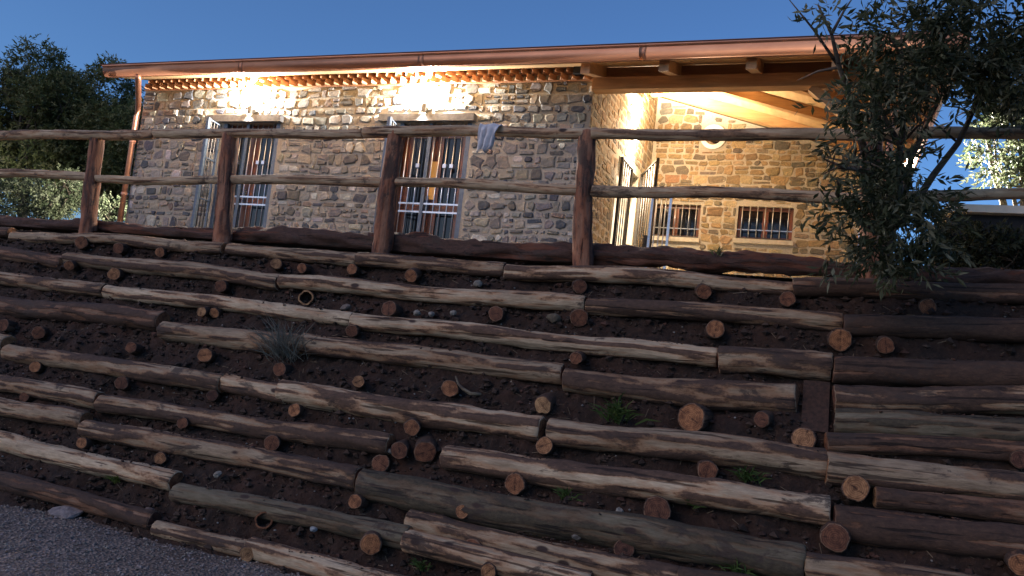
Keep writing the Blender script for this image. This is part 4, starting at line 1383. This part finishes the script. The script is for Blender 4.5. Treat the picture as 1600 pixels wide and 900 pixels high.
# big olive in front of the right end of the house: many loose boughs with gaps
OB = []
for (x, y, Y, rx, rz) in [(1292, 12, 5.6, 22, 16), (1300, 25, 5.5, 26, 12), (1275, 5, 5.5, 14, 10), (1350, 25, 5.6, 22, 26), (1410, 45, 5.7, 55, 40), (1480, 50, 5.8, 70, 55), (1560, 30, 5.9, 60, 50), (1640, 110, 6.0, 60, 80),
                          (1350, 118, 5.7, 45, 34), (1320, 150, 5.6, 40, 18), (1375, 165, 5.7, 50, 30), (1420, 120, 5.8, 55, 55), (1480, 130, 6.0, 50, 45), (1555, 120, 6.0, 40, 30),
                          (1330, 215, 5.6, 45, 20), (1395, 230, 5.7, 40, 45), 
                          (1305, 275, 5.5, 40, 18), (1284, 190, 5.5, 20, 9), (1290, 250, 5.4, 22, 10), (1300, 395, 5.4, 24, 10), (1320, 330, 5.5, 38, 22), (1325, 375, 5.5, 36, 20), (1390, 300, 5.7, 65, 45), (1400, 360, 5.7, 75, 45), (1400, 410, 5.7, 60, 22), (1445, 350, 5.8, 42, 50), (1450, 300, 5.9, 36, 24), (1430, 418, 5.6, 36, 20), (1535, 70, 5.9, 45, 40), (1590, 70, 5.9, 45, 45), (1510, 20, 5.8, 50, 30)]:
    c_, r_ = dome(x, y, Y, rx, rz)
    r_.y = max(0.14, r_.y)
    OB.append((c_, r_))
ob = V3(0.42, 6.98, TZ - 0.1)
OT = empty('olive_tree', ob, 'big leafy olive tree hanging over the fence before the right end of the house', 'tree')
branches(OT, ob, [c_ for c_, r_ in OB[2:20:2]], 0.075, 31)
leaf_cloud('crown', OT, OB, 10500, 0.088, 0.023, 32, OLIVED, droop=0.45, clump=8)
# floodlit olive further back at the right
tree('olive_tree', 'floodlit pale olive tree behind the fence at the far right', 'tree',
     [dome(1585, 215, 12.5, 55, 55), dome(1560, 255, 12.5, 40, 40), dome(1640, 250, 12.5, 60, 60), dome(1590, 130, 12.5, 70, 60), dome(1525, 110, 12.8, 45, 50), dome(1540, 190, 12.6, 30, 25)], 12000, 0.09, 0.035, 33, OLIVE, V3(2.5, 12.6, TZ), 0.1, 6)
# dark outbuilding with a pale roof edge at the right
a = at(1490, 322, 11.5)
sh = empty('outbuilding', (2.4, 12.2, TZ), 'low dark outbuilding with a pale flat roof edge right of the house', 'shed')
tree('dark_bush', 'dark leafy bush in front of the low outbuilding at the far right', 'bush',
     [dome(1500, 385, 10.6, 42, 40), dome(1555, 395, 10.4, 50, 34), dome(1475, 345, 10.8, 22, 30), dome(1610, 400, 10.4, 40, 30)], 5200, 0.09, 0.028, 36,
     [(0.02, 0.026, 0.012), (0.03, 0.038, 0.018), (0.014, 0.018, 0.009)], V3(at(1530, 400, 10.5).x, 10.5, TZ), 0.03, 6)
MB().box(a.x, a.x + 2.6, 11.6, 13.6, TZ, a.z - 0.08).part('wall', sh, ('dark_wall',))
MB().box(a.x - 0.08, a.x + 2.75, 11.45, 13.75, a.z - 0.078, a.z + 0.02).part('roof', sh, ('pale_render',))
MB().box(a.x + 0.9, a.x + 1.7, 11.57, 11.599, TZ + 0.02, a.z - 0.3).part('door', sh, ('dark_iron',))

def weed(x, y, size, blades, seed, col, label, cat='weed', dry=False, group=None, bw=0.006):
    rg = random.Random(seed)
    p0 = bank(x, y, -0.02)
    vs, fs, cols = [], [], []
    for i in range(blades):
        d = Vector((rg.gauss(0, 0.6), -abs(rg.gauss(0.25, 0.35)), rg.uniform(0.5, 1.1))).normalized()
        l_ = size * rg.uniform(0.5, 1.1)
        w_ = bw * rg.uniform(0.7, 1.3)
        b0 = p0 + Vector((rg.gauss(0, 0.2) * size, rg.gauss(0, 0.06) * size, rg.gauss(0, 0.1) * size))
        s_ = d.cross(Vector((rg.gauss(0, 1), rg.gauss(0, 1), 0.3))).normalized() * w_
        sag = Vector((d.x * 0.3, -0.15, -0.3)) * l_
        pts = [b0, b0 + d * l_ * 0.5, b0 + d * l_ + sag * (0.4 if dry else 0.8)]
        o = len(vs)
        vs += [pts[0] - s_ * 0.6, pts[0] + s_ * 0.6, pts[1] + s_, pts[1] - s_, pts[2]]
        fs += [(o, o + 1, o + 2, o + 3), (o + 3, o + 2, o + 4)]
        g = rg.uniform(0.7, 1.3)
        cols += [tuple(q * g for q in col)] * 2
    me = mesh('weed', vs, fs)
    setcol(me, cols)
    recentre(me, p0)
    o = link('weed_plant', me, None, ('leaf',), label, cat, group)
    o.location = p0
GREEN = (0.07, 0.115, 0.03)
weed(445, 556, 0.42, 200, 61, (0.17, 0.18, 0.15), 'wispy dry grey bush growing out of the bank at upper left centre', 'bush', True, bw=0.003)
weed(962, 655, 0.22, 60, 62, (0.075, 0.12, 0.03), 'bright green weed sprouting right of the middle of the bank', bw=0.007)
weed(362, 668, 0.13, 40, 63, GREEN, 'small dark green weed on the log left of centre')
weed(1166, 750, 0.15, 46, 64, GREEN, 'dark green weed beside the pole end low on the right')
weed(884, 780, 0.12, 34, 65, GREEN, 'faint green tuft above the long greenish log')
weed(658, 888, 0.11, 36, 66, GREEN, 'green tuft at the bottom edge between the two lowest logs')
weed(182, 752, 0.10, 30, 67, (0.10, 0.14, 0.03), 'yellow green tuft under the pale log at the lower left')
weed(1085, 790, 0.10, 26, 68, GREEN, 'little green tuft squeezed against two pole ends lower right')
weed(1155, 900, 0.13, 30, 69, GREEN, 'green tuft at the bottom edge right of centre')
weed(1122, 398, 0.10, 24, 70, (0.08, 0.10, 0.04), 'thin weed standing up against the lit porch wall', bw=0.004)
# bare bent root left of the green weed
pts = [bank(712, 588, 0.05), bank(716, 600, 0.06), bank(724, 608, 0.06), bank(735, 615, 0.05), bank(752, 616, 0.03)]
mb = MB().tube(pts, [0.006, 0.010, 0.013, 0.015, 0.011], 7)
c_ = mb.centre()
me = mb.me('root', True)
recentre(me, c_)
o = link('bent_root', me, None, ('log_grey',), 'curved bare root poking out of the earth beside a reddish pole end', 'root')
o.location = c_
